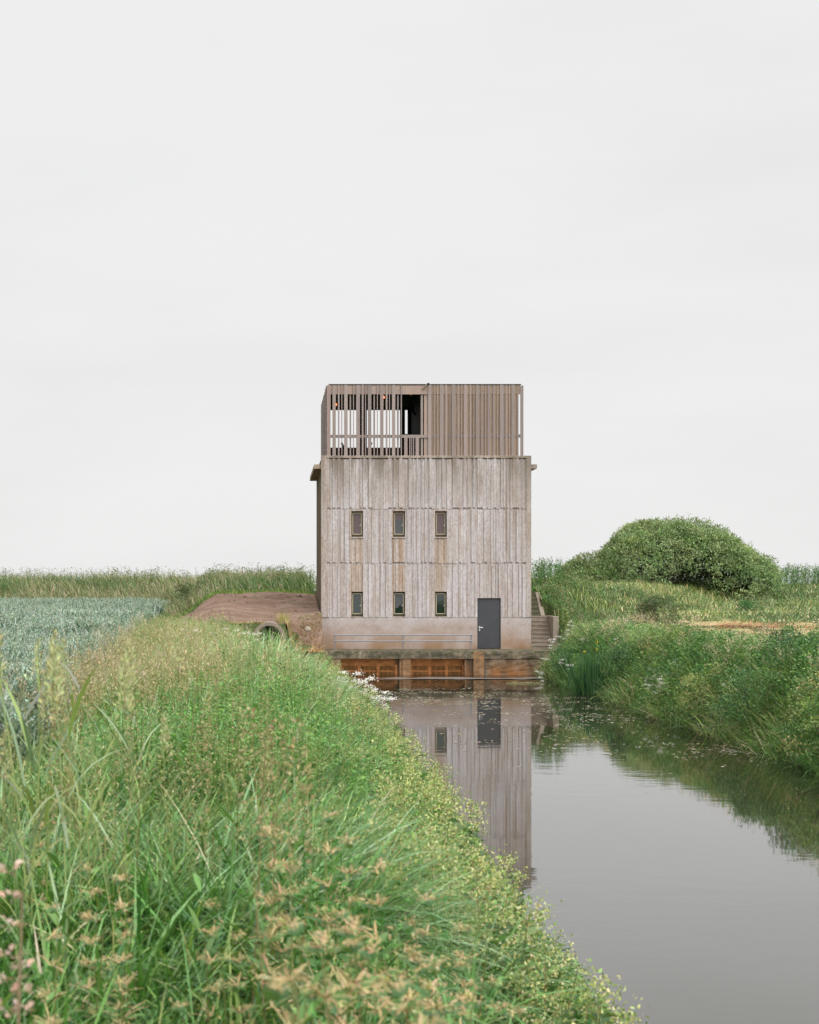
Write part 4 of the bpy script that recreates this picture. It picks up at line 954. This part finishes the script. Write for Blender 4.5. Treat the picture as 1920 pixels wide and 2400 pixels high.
# ================================================================== INDIVIDUAL PLANTS
def copy_thing(r, loc, rz=0.0, s=1.0, label=None, first=[None]):
    c = r.copy(); COL.objects.link(c); c.location = loc; c.rotation_euler = (0, 0, rz); c.scale = (s, s, s)
    if label: c['label'] = label
    for ch in list(r.children):
        d = ch.copy(); COL.objects.link(d); d.parent = c
        for g_ in list(ch.children):
            e = g_.copy(); COL.objects.link(e); e.parent = d
    return c
class Kind:
    """a few master plants of one kind; the first use of each moves the master, later uses copy it"""
    def __init__(s, makers): s.m = makers; s.used = [False] * len(makers); s.i = 0
    def put(s, loc, rz, sc_, label, group):
        k = s.i % len(s.m); s.i += 1; r = s.m[k]
        if not s.used[k]:
            s.used[k] = True; r.location = loc; r.rotation_euler = (0, 0, rz); r.scale = (sc_,) * 3; r['label'] = label; o = r
        else: o = copy_thing(r, loc, rz, sc_, label)
        o['group'] = group; return o
Z3 = np.zeros((1, 3))
def master(name, cat, parts):
    r = empty(name, (0, 0, 0)); r['category'] = cat
    for nm, fb_, mt in parts: fb_.build(nm, mt, r)
    return r
def stalks(fb, n, h, w, col, lean=0.2, spread=0.03, curl=0.2):
    p = np.stack([rng.normal(0, spread, n), rng.normal(0, spread, n), np.full(n, -0.05)], -1)
    return fb.blades(p, h, w, U(0, 2 * PI, n), U(0, lean, n), U(0, curl, n), pick([col], n, None, 0.1), seg=4, prof=[1, 1, 0.9, 0.7, 0.4], twist=3), p
def solve(px, py, hp, Ya, Yb):
    Ys = np.linspace(Ya, Yb, 400); d = wz(py, Ys) - height(wx(px, Ys), Ys) - hp
    i = np.where(np.sign(d[:-1]) != np.sign(d[1:]))[0]
    Y = Ys[i[0]] if len(i) else Ys[np.argmin(np.abs(d))]
    return float(wx(px, Y)), float(Y), float(height(wx(px, Y), Y))

def make_dock(seed):
    st_, sp_, lf = FB(), FB(), FB(); h = 1.2
    stalks(st_, 1, h, 0.008, (0.17, 0.16, 0.07), 0.08, 0, 0.1)
    n = 150; t = U(0, 1, n) ** 0.8; a = U(0, 2 * PI, n); rr = 0.006 + 0.03 * np.sin(PI * np.clip(t * 0.9 + 0.08, 0, 1)) * U(0.3, 1, n)
    P = np.stack([rr * np.cos(a), rr * np.sin(a), 0.72 + 0.5 * t], -1)
    sp_.leaves(P, np.stack([np.cos(a), np.sin(a), U(0, 1.4, n)], -1), rdir(n), U(0.011, 0.022, n), U(0.006, 0.011, n), pick([(0.30, 0.23, 0.12), (0.27, 0.24, 0.12), (0.34, 0.28, 0.16)], n))
    n = 9; a = U(0, 2 * PI, n); b = np.stack([0 * a, 0 * a, U(0.1, 0.65, n)], -1)
    lf.blades(b, U(0.12, 0.22, n), 0.026, a, U(0.5, 1.0, n), U(0.3, 1.0, n), pick([LUSH, (0.1, 0.18, 0.05)], n), seg=3, prof=[0.3, 1, 0.8, 0.05])
    return master('dock_plant', 'dock plant', (('stem', st_, M['dry']), ('seed_sprays', sp_, M['dry']), ('leaves', lf, M['leaf'])))
dock = Kind([make_dock(i) for i in range(3)])
for px, py in ((140, 1524), (203, 1569), (300, 1512), (349, 1532), (430, 1524), (312, 1642), (515, 1524), (483, 1630), (584, 1662), (625, 1719), (556, 1600), (470, 1700), (500, 1580), (620, 1620), (650, 1690), (700, 1800), (140, 1654)):
    s = random.uniform(0.85, 1.12); X, Y, Z = solve(px, py, 1.2 * s, 4, 30)
    w_ = 'against the oat field' if px < 360 else 'on the bank right of the oat field'
    dock.put((X, Y, Z), random.uniform(0, 6), s, 'slender brown seed spike standing in tall grass ' + w_, 'brown dock spikes in the bank grass')

def make_reed(seed):
    st_, hd = FB(), FB()
    tip, _ = stalks(st_, 1, 1.32, 0.007, (0.2, 0.26, 0.09), 0.12, 0, 0.3)
    n = 95; t = U(0, 1, n); a = U(0, 2 * PI, n); rr = (0.005 + 0.03 * t ** 0.8) * U(0.3, 1, n)
    P = tip[0] + np.stack([rr * np.cos(a), rr * np.sin(a), 0.02 - 0.2 * t], -1)
    hd.leaves(P, np.stack([np.cos(a) * 0.6, np.sin(a) * 0.6, U(0.5, 1.5, n)], -1), rdir(n), U(0.016, 0.03, n), U(0.006, 0.011, n), pick([CREAM, (0.36, 0.39, 0.18), (0.42, 0.38, 0.22)], n))
    b = np.stack([np.zeros(4), np.zeros(4), U(0.3, 1.0, 4)], -1)
    lf = FB(); lf.blades(b, U(0.25, 0.4, 4), 0.014, U(0, 6, 4), U(0.3, 0.7, 4), U(0.4, 1.3, 4), pick([PALE, YEL], 4), seg=4)
    return master('seeding_grass', 'grass stalk', (('stem', st_, M['blade']), ('seed_sprays', hd, M['dry']), ('leaf_blade', lf, M['blade'])))
reed = Kind([make_reed(i) for i in range(4)])
for x, y in ((395, 430), (455, 520), (740, 430), (810, 350), (930, 450), (1020, 480), (1310, 370), (250, 890), (300, 960), (840, 760), (1240, 800), (1400, 720), (690, 700), (340, 600)):
    px, py = x / 4.3125, 1380 + y / 4.3125; s = random.uniform(0.9, 1.15)
    X, Y, Z = solve(px, py, 1.32 * s, 5.8, 24)
    reed.put((X, Y, Z), random.uniform(0, 6), s, 'tall pale cream grass head rising from the bank in front of the oat field', 'cream grass heads before the oats')
for px, py in ((264, 1691), (53, 1752)):
    s = random.uniform(0.85, 1.0); X, Y, Z = solve(px, py, 1.25 * s, 5.5, 16)
    reed.put((X, Y, Z), random.uniform(0, 6), s, 'pale green grass head low among arching blades below the oat field', 'pale grass heads low on the left')

def make_nettle(seed):
    st_, pn, lf = FB(), FB(), FB(); h = 0.95
    stalks(st_, 1, h, 0.010, (0.15, 0.16, 0.06), 0.1, 0, 0.1)
    m = 6
    for j in range(m):
        z = 0.40 + 0.55 * j / (m - 1); q = 8 if j < m - 1 else 6; r = 0.10 * (1.15 - 0.75 * j / (m - 1))
        a = U(0, 2 * PI, q)
        tip = pn.blades(np.tile([0, 0, z], (q, 1)), r * U(0.7, 1.2, q), 0.006, a, U(0.7, 1.2, q), U(0.1, 0.9, q), pick([ORAN], q), seg=3, prof=[0.6, 1, 1, 0.5])
        k = 4; tt = U(0.15, 1, (q, k)); B = np.tile([0, 0, z], (q, 1))[:, None, :]; P = B + (tip[:, None, :] - B) * tt[..., None] + rng.normal(0, 0.006, (q, k, 3))
        pn.leaves(P.reshape(-1, 3), rdir(q * k, 0.3), rdir(q * k), U(0.014, 0.032, q * k), U(0.004, 0.007, q * k), pick([ORAN, (0.5, 0.4, 0.24), (0.38, 0.37, 0.16), (0.45, 0.32, 0.19)], q * k))
    for j in range(9):
        z = 0.08 + 0.85 * j / 8; a = np.array([0, PI]) + j * 1.6 + U(-0.2, 0.2); L = 0.125 * (1.1 - 0.6 * j / 8)
        lf.blades(np.tile([0, 0, z], (2, 1)), L, 0.05 * (1.1 - 0.5 * j / 8), a, U(0.8, 1.2, 2), U(0.3, 0.9, 2), pick([(0.06, 0.15, 0.042), (0.1, 0.2, 0.055)], 2), seg=4, prof=[0.2, 1, 0.85, 0.5, 0.04], twist=0.2)
    return master('flowering_nettle', 'nettle', (('stem', st_, M['dry']), ('sprays', pn, M['dry']), ('leaves', lf, M['leaf'])))
nettle = Kind([make_nettle(i) for i in range(4)])
A = [(x / 2.464, 1900 + y / 2.464) for x, y in ((230, 60), (530, 300), (700, 370), (300, 520), (510, 590), (720, 520), (1220, 500), (1680, 600), (1370, 680), (270, 1000), (690, 820), (1040, 1100), (1680, 150), (1560, 80), (1590, 950))]
B = [(700 + x / 2.464, 1900 + y / 2.464) for x, y in ((240, 540), (450, 300), (320, 620), (560, 560), (640, 620), (740, 480), (960, 650), (950, 760), (120, 960), (650, 790), (560, 950), (800, 780), (800, 850), (1150, 950), (300, 720), (880, 1060), (1000, 1050), (1250, 1120), (700, 1200), (480, 560), (940, 860), (420, 760), (600, 1100), (1100, 900), (150, 700), (240, 1000), (760, 960), (1080, 1130))]
B = [b for i_, b in enumerate(B) if i_ % 4 != 3]
B += [(700 + 560 * random.random(), 2200 + 195 * random.random()) for _ in range(2)]
for px, py in A + B:
    s = random.uniform(0.8, 1.05) * (0.75 if px < 600 else 1); X, Y, Z = solve(px, py, 0.97 * s, 2.2, 22)
    if px < 700: lb, gp = 'orange-brown flowering nettle standing singly in the lush foreground grass', 'scattered flowering nettles in the grass'
    else: lb, gp = 'orange-brown flowering nettle in the dense patch at the bottom of the photo', 'dense patch of flowering nettles'
    nettle.put((X, Y, Z), random.uniform(0, 6), s, lb, gp)
for px, py in ((640, 1780), (770, 1890), (820, 1960), (720, 1760), (660, 1950)):
    s = random.uniform(0.75, 1.0); X, Y, Z = solve(px, py, 0.97 * s, 4, 25)
    nettle.put((X, Y, Z), random.uniform(0, 6), s, 'faded brown nettle halfway along the grassy bank beside the water', 'nettles halfway along the bank')

def make_sweet(seed):
    st_, hd, lf = FB(), FB(), FB(); q = 5
    tip, p = stalks(st_, q, U(0.6, 0.95, q), 0.007, (0.2, 0.12, 0.05), 0.32, 0.07, 0.25)
    for i in range(q):
        n = 55; c = rng.normal(0, 1, (n, 3)) * np.array([0.045, 0.045, 0.022]); c[:, 2] += 0.05 * rng.integers(0, 3, n) * -0.6
        hd.leaves(tip[i] + c, rdir(n, 0.5), rdir(n), U(0.014, 0.03, n), U(0.01, 0.02, n), pick([(0.42, 0.42, 0.18), (0.33, 0.36, 0.13), (0.47, 0.45, 0.25), (0.22, 0.3, 0.09), (0.17, 0.26, 0.08)], n))
    n = 95; i = rng.integers(0, q, n); t = U(0.1, 0.85, n)[:, None]; P = p[i] * (1 - t) + tip[i] * t; a = U(0, 2 * PI, n)
    lf.leaves(P, np.stack([np.cos(a), np.sin(a), U(-0.1, 0.6, n)], -1), rdir(n, 1.5), U(0.06, 0.12, n), U(0.028, 0.05, n), pick([(0.075, 0.16, 0.045), (0.13, 0.21, 0.06), (0.05, 0.12, 0.035)], n))
    return master('meadowsweet_plant', 'meadowsweet', (('stems', st_, M['dry']), ('blossoms', hd, M['dry']), ('leaves', lf, M['leaf'])))
sweet = Kind([make_sweet(i) for i in range(6)])
for i in range(185):
    Y = 6.5 * (54 / 6.5) ** (i / 185); X = 2.02 - abs(random.gauss(0, 0.5))
    if i % 11 == 0: X = random.uniform(2.0, 2.25)
    X = min(X, 0.95 + (Y - 6) * 0.085) - (random.random() * 0.5 if Y < 16 else 0)
    if X < 0.55: continue
    s = random.uniform(0.75, 1.1) * (0.85 if X > 1.9 else 1)
    z = float(height(X, Y))
    seg = 'close to the camera' if Y < 14 else 'midway along the canal edge' if Y < 30 else 'near the intake wall'
    sweet.put((X, Y, max(z, -0.1)), random.uniform(0, 6), s, 'creamy yellow-green flowering plant at the left water edge, ' + seg, 'meadowsweet along the left water edge ' + seg)

for px, py in ((1110, 1935), (1080, 1880), (1160, 1990), (1130, 2010), (1180, 2065), (1210, 2095), (1240, 2155), (1270, 2205), (1215, 2020), (1330, 2240), (1350, 2295), (1380, 2335), (1415, 2385), (1300, 2320), (1250, 2265), (1340, 2385), (1200, 2180), (1150, 2090), (1290, 2370), (1230, 2330)):
    s = random.uniform(0.75, 1.0); X, Y, z = solve(px, py, 0.85 * s, 6.5, 26)
    sweet.put((X, Y, max(z, -0.1)), random.uniform(0, 6), s, 'creamy yellow-green flowering plant at the left water edge, close to the camera', 'meadowsweet along the left water edge close to the camera')

def make_white(seed):
    st_, hd, lf = FB(), FB(), FB(); q = 2 + seed % 2
    tip, p = stalks(st_, q, U(0.65, 0.95, q), 0.008, (0.13, 0.17, 0.06), 0.22, 0.06, 0.1)
    for i in range(q):
        n = 60; c = rng.normal(0, 1, (n, 3)) * np.array([0.05, 0.05, 0.018])
        hd.leaves(tip[i] + c, rdir(n, 0.8), rdir(n, 0.6), U(0.018, 0.032, n), U(0.014, 0.026, n), pick([(0.78, 0.74, 0.73), (0.7, 0.62, 0.64), (0.82, 0.8, 0.78)], n, None, 0.06))
    n = 60; i = rng.integers(0, q, n); t = U(0.1, 0.9, n)[:, None]; P = p[i] * (1 - t) + tip[i] * t; a = U(0, 2 * PI, n)
    lf.leaves(P, np.stack([np.cos(a), np.sin(a), U(-0.1, 0.7, n)], -1), rdir(n, 1.5), U(0.07, 0.13, n), U(0.025, 0.045, n), pick([(0.07, 0.15, 0.045), (0.11, 0.19, 0.055)], n))
    return master('white_valerian', 'wildflower', (('stems', st_, M['leaf']), ('blossoms', hd, M['dry']), ('leaves', lf, M['leaf'])))
white = Kind([make_white(i) for i in range(5)])
WL = [(462, 1483), (500, 1496), (425, 1500), (532, 1512), (556, 1540), (592, 1542), (603, 1552), (640, 1550), (652, 1566), (650, 1590), (566, 1560)]
WN = [(806, 1628), (820, 1634), (800, 1645), (834, 1640), (858, 1645), (872, 1655), (884, 1668), (893, 1675), (828, 1660), (845, 1668), (868, 1690), (850, 1702), (880, 1712), (895, 1720), (862, 1715), (838, 1690)]
WR = [(1333, 1462), (1339, 1470), (1320, 1485), (1314, 1492), (1293, 1500), (1356, 1503), (1294, 1515), (1308, 1510), (1285, 1533), (1279, 1542), (1344, 1530), (1325, 1550), (1331, 1556), (1343, 1560), (1268, 1575), (1270, 1592)]
WC = [(1475, 1455), (1620, 1610), (1650, 1585), (1700, 1600), (1440, 1500), (1590, 1545), (1560, 1530), (1535, 1565), (1516, 1588), (1526, 1584), (1550, 1590), (1558, 1582), (1562, 1576), (1548, 1600), (1520, 1602), (1545, 1612), (1534, 1596)]
for lst, hp, Ya, Yb, lb, gp, sc_ in ((WL, 0.8, 30, 56, 'small white-flowered plant in the tall grass left of the canal, below the culvert', 'white flowers in the grass below the culvert', 0.75), (WN, 0.78, 30, 56, 'white-flowered plant in the dense drift at the left water edge before the intake', 'drift of white flowers at the left water edge', 1.15), (WR, 0.8, 40, 59, 'white-flowered plant on the right bank below the concrete steps', 'white flowers below the steps', 1.0), (WC, 0.85, 25, 58, 'white-flowered plant in the cluster on the right bank beyond the iris clump', 'white flowers along the right bank', 0.85)):
    for px, py in lst:
        s = random.uniform(0.8, 1.05) * sc_; X, Y, Z = solve(px, py, hp * s, Ya, Yb)
        white.put((X, Y, Z), random.uniform(0, 6), s, lb, gp)

def make_pink(seed):
    st_, sp_, lf = FB(), FB(), FB()
    stalks(st_, 1, 1.0, 0.010, (0.22, 0.15, 0.09), 0.05, 0, 0.05)
    for j in range(9):
        n = 9; a = U(0, 2 * PI, n); z = 0.62 + 0.045 * j; r = 0.030 * (1.2 - 0.07 * j)
        sp_.leaves(np.stack([r * np.cos(a) * 0.4, r * np.sin(a) * 0.4, np.full(n, z) + rng.normal(0, 0.004, n)], -1), np.stack([np.cos(a), np.sin(a), U(-0.2, 0.5, n)], -1), rdir(n, 1), U(0.013, 0.024, n), U(0.009, 0.015, n), pick([(0.47, 0.33, 0.27), (0.42, 0.29, 0.22), (0.5, 0.38, 0.33)], n, None, 0.1))
    n = 10; a = U(0, 6, n); lf.blades(np.stack([0 * a, 0 * a, U(0.1, 0.58, n)], -1), U(0.07, 0.13, n), 0.035, a, U(0.7, 1.1, n), U(0.2, 0.8, n), pick([(0.07, 0.16, 0.045)], n), seg=3, prof=[0.3, 1, 0.7, 0.04])
    return master('pink_woundwort', 'wildflower', (('stem', st_, M['dry']), ('blossoms', sp_, M['dry']), ('leaves', lf, M['leaf'])))
pink = Kind([make_pink(i) for i in range(2)])
for px, py, lb in ((22, 1985, 'pale pink flower spike blurred at the left edge of the photo, upper of two'), (52, 2215, 'dusky pink flower spike blurred at the left edge of the photo, lower of two')):
    Y = 2.75; X = wx(px, Y); top = wz(py, Y); z = float(height(X, Y)); pink.put((X, Y, z - 0.02), random.uniform(0, 6), (top - z) / 1.0, lb, 'pink flower spikes nearest the camera')

# iris clump
r = empty('iris_clump', (10.65, 48.3, 0)); tag(r, 'upright clump of dark green sword-like iris leaves standing in the right canal edge', 'iris')
lf, fl_ = FB(), FB(); n = 420
p = np.stack([rng.normal(0, 0.36, n), rng.normal(0, 0.25, n), np.full(n, -0.15)], -1)
lf.blades(p, U(0.8, 1.75, n), U(0.022, 0.036, n), np.arctan2(p[:, 1], p[:, 0] * 1.2) + rng.normal(0, 0.5, n), np.clip(np.abs(p[:, 0]) * 0.55 + rng.normal(0.03, 0.05, n), 0, 0.6), U(0, 0.3, n), pick([(0.028, 0.095, 0.035), (0.045, 0.125, 0.04), (0.07, 0.16, 0.045)], n), seg=4, prof=[0.8, 1, 0.95, 0.7, 0.05])
b = p[:24]; lf.blades(b, U(0.7, 1.2, 24), 0.026, U(2, 4.4, 24), U(0.3, 0.6, 24), U(0.5, 1.4, 24), pick([(0.1, 0.19, 0.06), (0.16, 0.22, 0.08)], 24), seg=5)
lf.build('sword_leaves', M['blade'], r)
for dx, z in ((-0.3, 1.42), (0.12, 1.75), (0.1, 1.5)):
    f1 = FB(); n = 8; f1.leaves(np.tile([dx, -0.2, z], (n, 1)) + rng.normal(0, 0.02, (n, 3)), rdir(n), rdir(n), U(0.035, 0.06, n), 0.028, pick([(0.6, 0.45, 0.03)], n, None, 0.1))
    f1.build('yellow_flower', M['dry'], r)
# floating twig
r = empty('floating_twig', (9.3, 53.2, 0)); tag(r, 'leafy green twig floating on the water in front of the intake wall', 'twig')
MB().tube([(8.55, 53.2, 0.015), (9.2, 53.15, 0.025), (10.0, 53.25, 0.015)], [0.008, 0.014, 0.012], 5, (0.3, 0.26, 0.15)).build('stem', M['dry'], r)
tw = FB(); n = 46; q = np.stack([U(-0.6, 0.35, n), rng.normal(0, 0.04, n), U(0.0, 0.06, n)], -1); tw.leaves(q, rdir(n, 0.7), rdir(n, 0.5), U(0.05, 0.11, n), 0.03, pick([YEL, (0.16, 0.21, 0.07)], n)); tw.build('leaves', M['leaf'], r)

# ---- shrubs
def leaf_clumps(fb, C, R, k, L, W, pal, wts=None, up=0.4, flat=0.8):
    n = len(C); d = rdir(n * k, 0.25); cc = np.repeat(C, k, 0); rr = np.repeat(np.broadcast_to(R, n), k)
    P = cc + d * (rr * U(0.25, 1.0, n * k) ** 0.6)[:, None] * np.array([1, 1, flat])
    D = d * 0.8 + rdir(n * k, up)
    base = np.repeat(pick(pal, n, wts, 0.14), k, 0) * (1 + rng.normal(0, 0.16, (n * k, 1)))
    fb.leaves(P, D, rdir(n * k, 0.9), L * U(0.6, 1.3, n * k), W * U(0.7, 1.3, n * k), np.clip(base, 0.006, 0.6), fold=0.08)
def shrub(name, cat, X, Y, rx_, ry_, hgt, pal, wts, lab, grp=None, nc=60, k=40, L=0.09, W=0.04, cl=0.3, tops=None):
    z = float(height(X, Y)); r = empty(name, (X, Y, z)); tag(r, lab, cat, grp)
    a = U(0, 2 * PI, nc); t = U(0, 1, nc); rad = np.sqrt(U(0.1, 1, nc)); zz = np.sqrt(np.clip(1 - rad ** 2.2, 0, 1)) * hgt * U(0.55, 1.05, nc) + 0.12 * hgt
    C = np.stack([rad * np.cos(a) * rx_, rad * np.sin(a) * ry_, np.minimum(zz, hgt)], -1)
    for i in range(nc):
        if rad[i] > 0.55 and random.random() < 0.5: C[i, 2] *= random.random()
    fb = FB(); leaf_clumps(fb, C, U(0.7, 1.25, nc) * cl, k, L, W, pal, wts)
    fb.build('crown', M['leaf'], r)
    sb = MB()
    for i in range(7): sb.tube([(0, 0, -0.1), tuple(C[i] * 0.5), tuple(C[i] * 0.9)], [0.025, 0.016, 0.008], 5)
    sb.build('stems', M['bark'], r, (0, 0, 0))
    if tops:
        tf = FB(); i = rng.integers(0, nc, tops * 30); up_ = C[i] + rng.normal(0, 1, (tops * 30, 3)) * cl * 0.6; up_[:, 2] += cl * 0.5
        tf.leaves(up_, rdir(tops * 30, 0.5), rdir(tops * 30), 0.035, 0.022, pick([(0.38, 0.34, 0.14), (0.42, 0.4, 0.2), (0.3, 0.32, 0.1)], tops * 30)); tf.build('blossoms', M['dry'], r)
    return r
DK = [(0.042, 0.105, 0.036), (0.062, 0.145, 0.046), (0.1, 0.185, 0.055)]
YG = [(0.14, 0.225, 0.06), (0.21, 0.265, 0.08), (0.095, 0.18, 0.05), (0.28, 0.25, 0.1)]
for px, py, Y, w_, h_, pal, lab, tops in (
    (1860, 1560, 28.5, 0.85, 1.45, YG, 'big yellow-green bush hanging over the water at the right edge of the photo', 10),
    (1725, 1610, 33.0, 0.85, 1.35, DK, 'dark green leafy bush on the right bank beside the big yellow-green bush', 3),
    (1640, 1600, 36.5, 0.7, 1.15, YG, 'olive green bush on the right bank left of the dark leafy bush', 5),
    (1470, 1590, 45.5, 0.75, 1.2, DK, 'mid green bush just right of the iris clump', 2),
    (1905, 1740, 26.3, 0.55, 0.9, DK, 'low blue-green bush touching the water at the right edge of the photo', 0),
    (1590, 1540, 43.5, 0.9, 1.0, YG, 'loose grassy bush behind the white flower cluster', 2),
    (1880, 1530, 34.0, 0.9, 1.1, DK, 'dark bush behind the big yellow-green bush at the right edge', 0),
    (1330, 1540, 53.5, 0.75, 1.0, DK, 'rounded green bush among the white flowers below the steps', 0)):
    shrub('bank_bush', 'bush', max(wx(px, Y), 11.0), Y, w_, w_ * 1.2, h_, pal, None, lab, None, 70, 62, 0.07, 0.03, 0.24, tops or None)
shrub('meadow_shrub', 'shrub', wx(1545, 58), 58, 0.95, 0.9, 1.15, [(0.06, 0.115, 0.04), (0.095, 0.145, 0.055), (0.15, 0.15, 0.075)], None, 'rounded dark shrub standing at the corner of the dry meadow', None, 70, 50, 0.1, 0.04, 0.26)
shrub('meadow_shrub', 'shrub', wx(1400, 58), 58.5, 0.9, 0.9, 0.9, [(0.085, 0.15, 0.045), (0.12, 0.175, 0.06), (0.2, 0.17, 0.1)], None, 'pale loose shrub on the slope right of the steps', None, 55, 45, 0.1, 0.04, 0.26)
shrub('meadow_shrub', 'shrub', wx(1755, 66), 66, 0.55, 0.5, 0.6, DK, None, 'small dark shrub in the green strip behind the dry meadow', None, 26, 40, 0.1, 0.04, 0.2)
shrub('dike_shrub', 'shrub', wx(470, 84), 76.5, 1.1, 0.8, 0.95, [(0.06, 0.11, 0.035), (0.14, 0.15, 0.07), (0.1, 0.15, 0.05)], None, 'dark shrub on the dike behind the bare soil', None, 45, 40, 0.12, 0.05, 0.28)
# big willow
YW = 82.0
prof = [(1305, 1356), (1335, 1326), (1362, 1308), (1400, 1306), (1425, 1284), (1450, 1256), (1500, 1232), (1560, 1224), (1620, 1224), (1680, 1236), (1722, 1262), (1755, 1292), (1800, 1312), (1812, 1372)]
PX = np.array([wx(a, YW) for a, b in prof]); PZ = np.array([wz(b, YW) for a, b in prof])
xc = 0.5 * (PX[0] + PX[-1]); zb = 3.0
r = empty('willow_bush', (xc, YW, zb)); tag(r, 'large dome-shaped grey-green willow bush on the dike at the right', 'willow')
n = 1750; X = U(PX[0], PX[-1], n); u = U(-1, 0.55, n); env = np.interp(X, PX, PZ) + 0.3 * (vnoise(X, u * 4, 0.9, 2) - 0.5) + 0.55 * (vnoise(X, u * 3 + 9, 1.9, 6) - 0.55)
bul = 0.6 * (vnoise(X * 1.0, u * 5, 1.4, 5) - 0.3)
hz_ = (env - zb) * np.sqrt(np.clip(1 - np.abs(u) ** 2.3, 0, 1)) + bul * (1 - np.abs(u))
Yc = YW + u * 3.3 * np.clip((env - zb) / 3.2, 0.35, 1.0) * 1.0
Zc = zb + hz_ - 0.42 - 0.5 * U(0, 1, n) ** 3
k = ~((np.abs(X - wx(1590, YW)) < 1.5 * U(0.5, 1, n)) & (Zc < 4.3) & (u < -0.7)); C = np.stack([X - xc, Yc - YW, Zc - zb], -1)[k]
C[:, 2] = np.maximum(C[:, 2], 0.15)
fb = FB(); leaf_clumps(fb, C, U(0.24, 0.52, len(C)), 44, 0.17, 0.055, [(0.2, 0.275, 0.115), (0.27, 0.345, 0.16), (0.125, 0.195, 0.07), (0.32, 0.385, 0.175)], [0.35, 0.3, 0.2, 0.15], up=0.5)
n = 260; X = U(PX[0], PX[-1], n); env = np.interp(X, PX, PZ); C2 = np.stack([X - xc, U(-0.6, 0.6, n), env - zb + U(-0.15, 0.14, n)], -1); leaf_clumps(fb, C2, 0.16, 12, 0.16, 0.05, [(0.19, 0.23, 0.11)], None, up=1.2)
n = 900; X = U(PX[0] + 1, PX[-1] - 1, n); env = np.interp(X, PX, PZ); C3 = np.stack([X - xc, U(-0.6, 2.2, n), U(0.03, 0.78, n) * (env - zb)], -1); leaf_clumps(fb, C3, 0.55, 34, 0.2, 0.08, [(0.08, 0.12, 0.05)])  # inner leaf clumps coloured darker for the shade inside the crown
n = 150; X = U(PX[0] + 0.3, PX[-1] - 0.2, n); env = np.interp(X, PX, PZ); herbs(fb, np.stack([X - xc, U(-1.6, 0.8, n), env - zb - U(0.5, 0.9, n)], -1), U(0.55, 1.05, n), 16, 0.17, 0.05, [(0.19, 0.24, 0.115), (0.25, 0.295, 0.155)], None, spread=0.12, up=0.6, tmin=0.3)
fb.build('crown', M['leaf'], r)
sb = MB()
for i in range(16):
    a = -0.9 + 1.8 * i / 15; q = C[random.randrange(len(C))]; q = (a * 4.6, random.uniform(-1.2, 0.8), (np.interp(xc + a * 4.6, PX, PZ) - zb) * 0.75)
    sb.tube([(a * 1.2, 0, -0.3), (a * 2.8, q[1] * 0.5, q[2] * 0.5), q], [0.11, 0.07, 0.03], 6)
sb.build('trunk', M['bark'], r, (0, 0, 0))

# ================================================================== RENDER SETTINGS
scene.view_settings.view_transform = 'Standard'; scene.view_settings.look = 'None'
scene.view_settings.exposure = 0.0; scene.view_settings.gamma = 1.0
scene.cycles.max_bounces = 6; scene.cycles.transparent_max_bounces = 4; scene.cycles.diffuse_bounces = 3; scene.cycles.glossy_bounces = 3
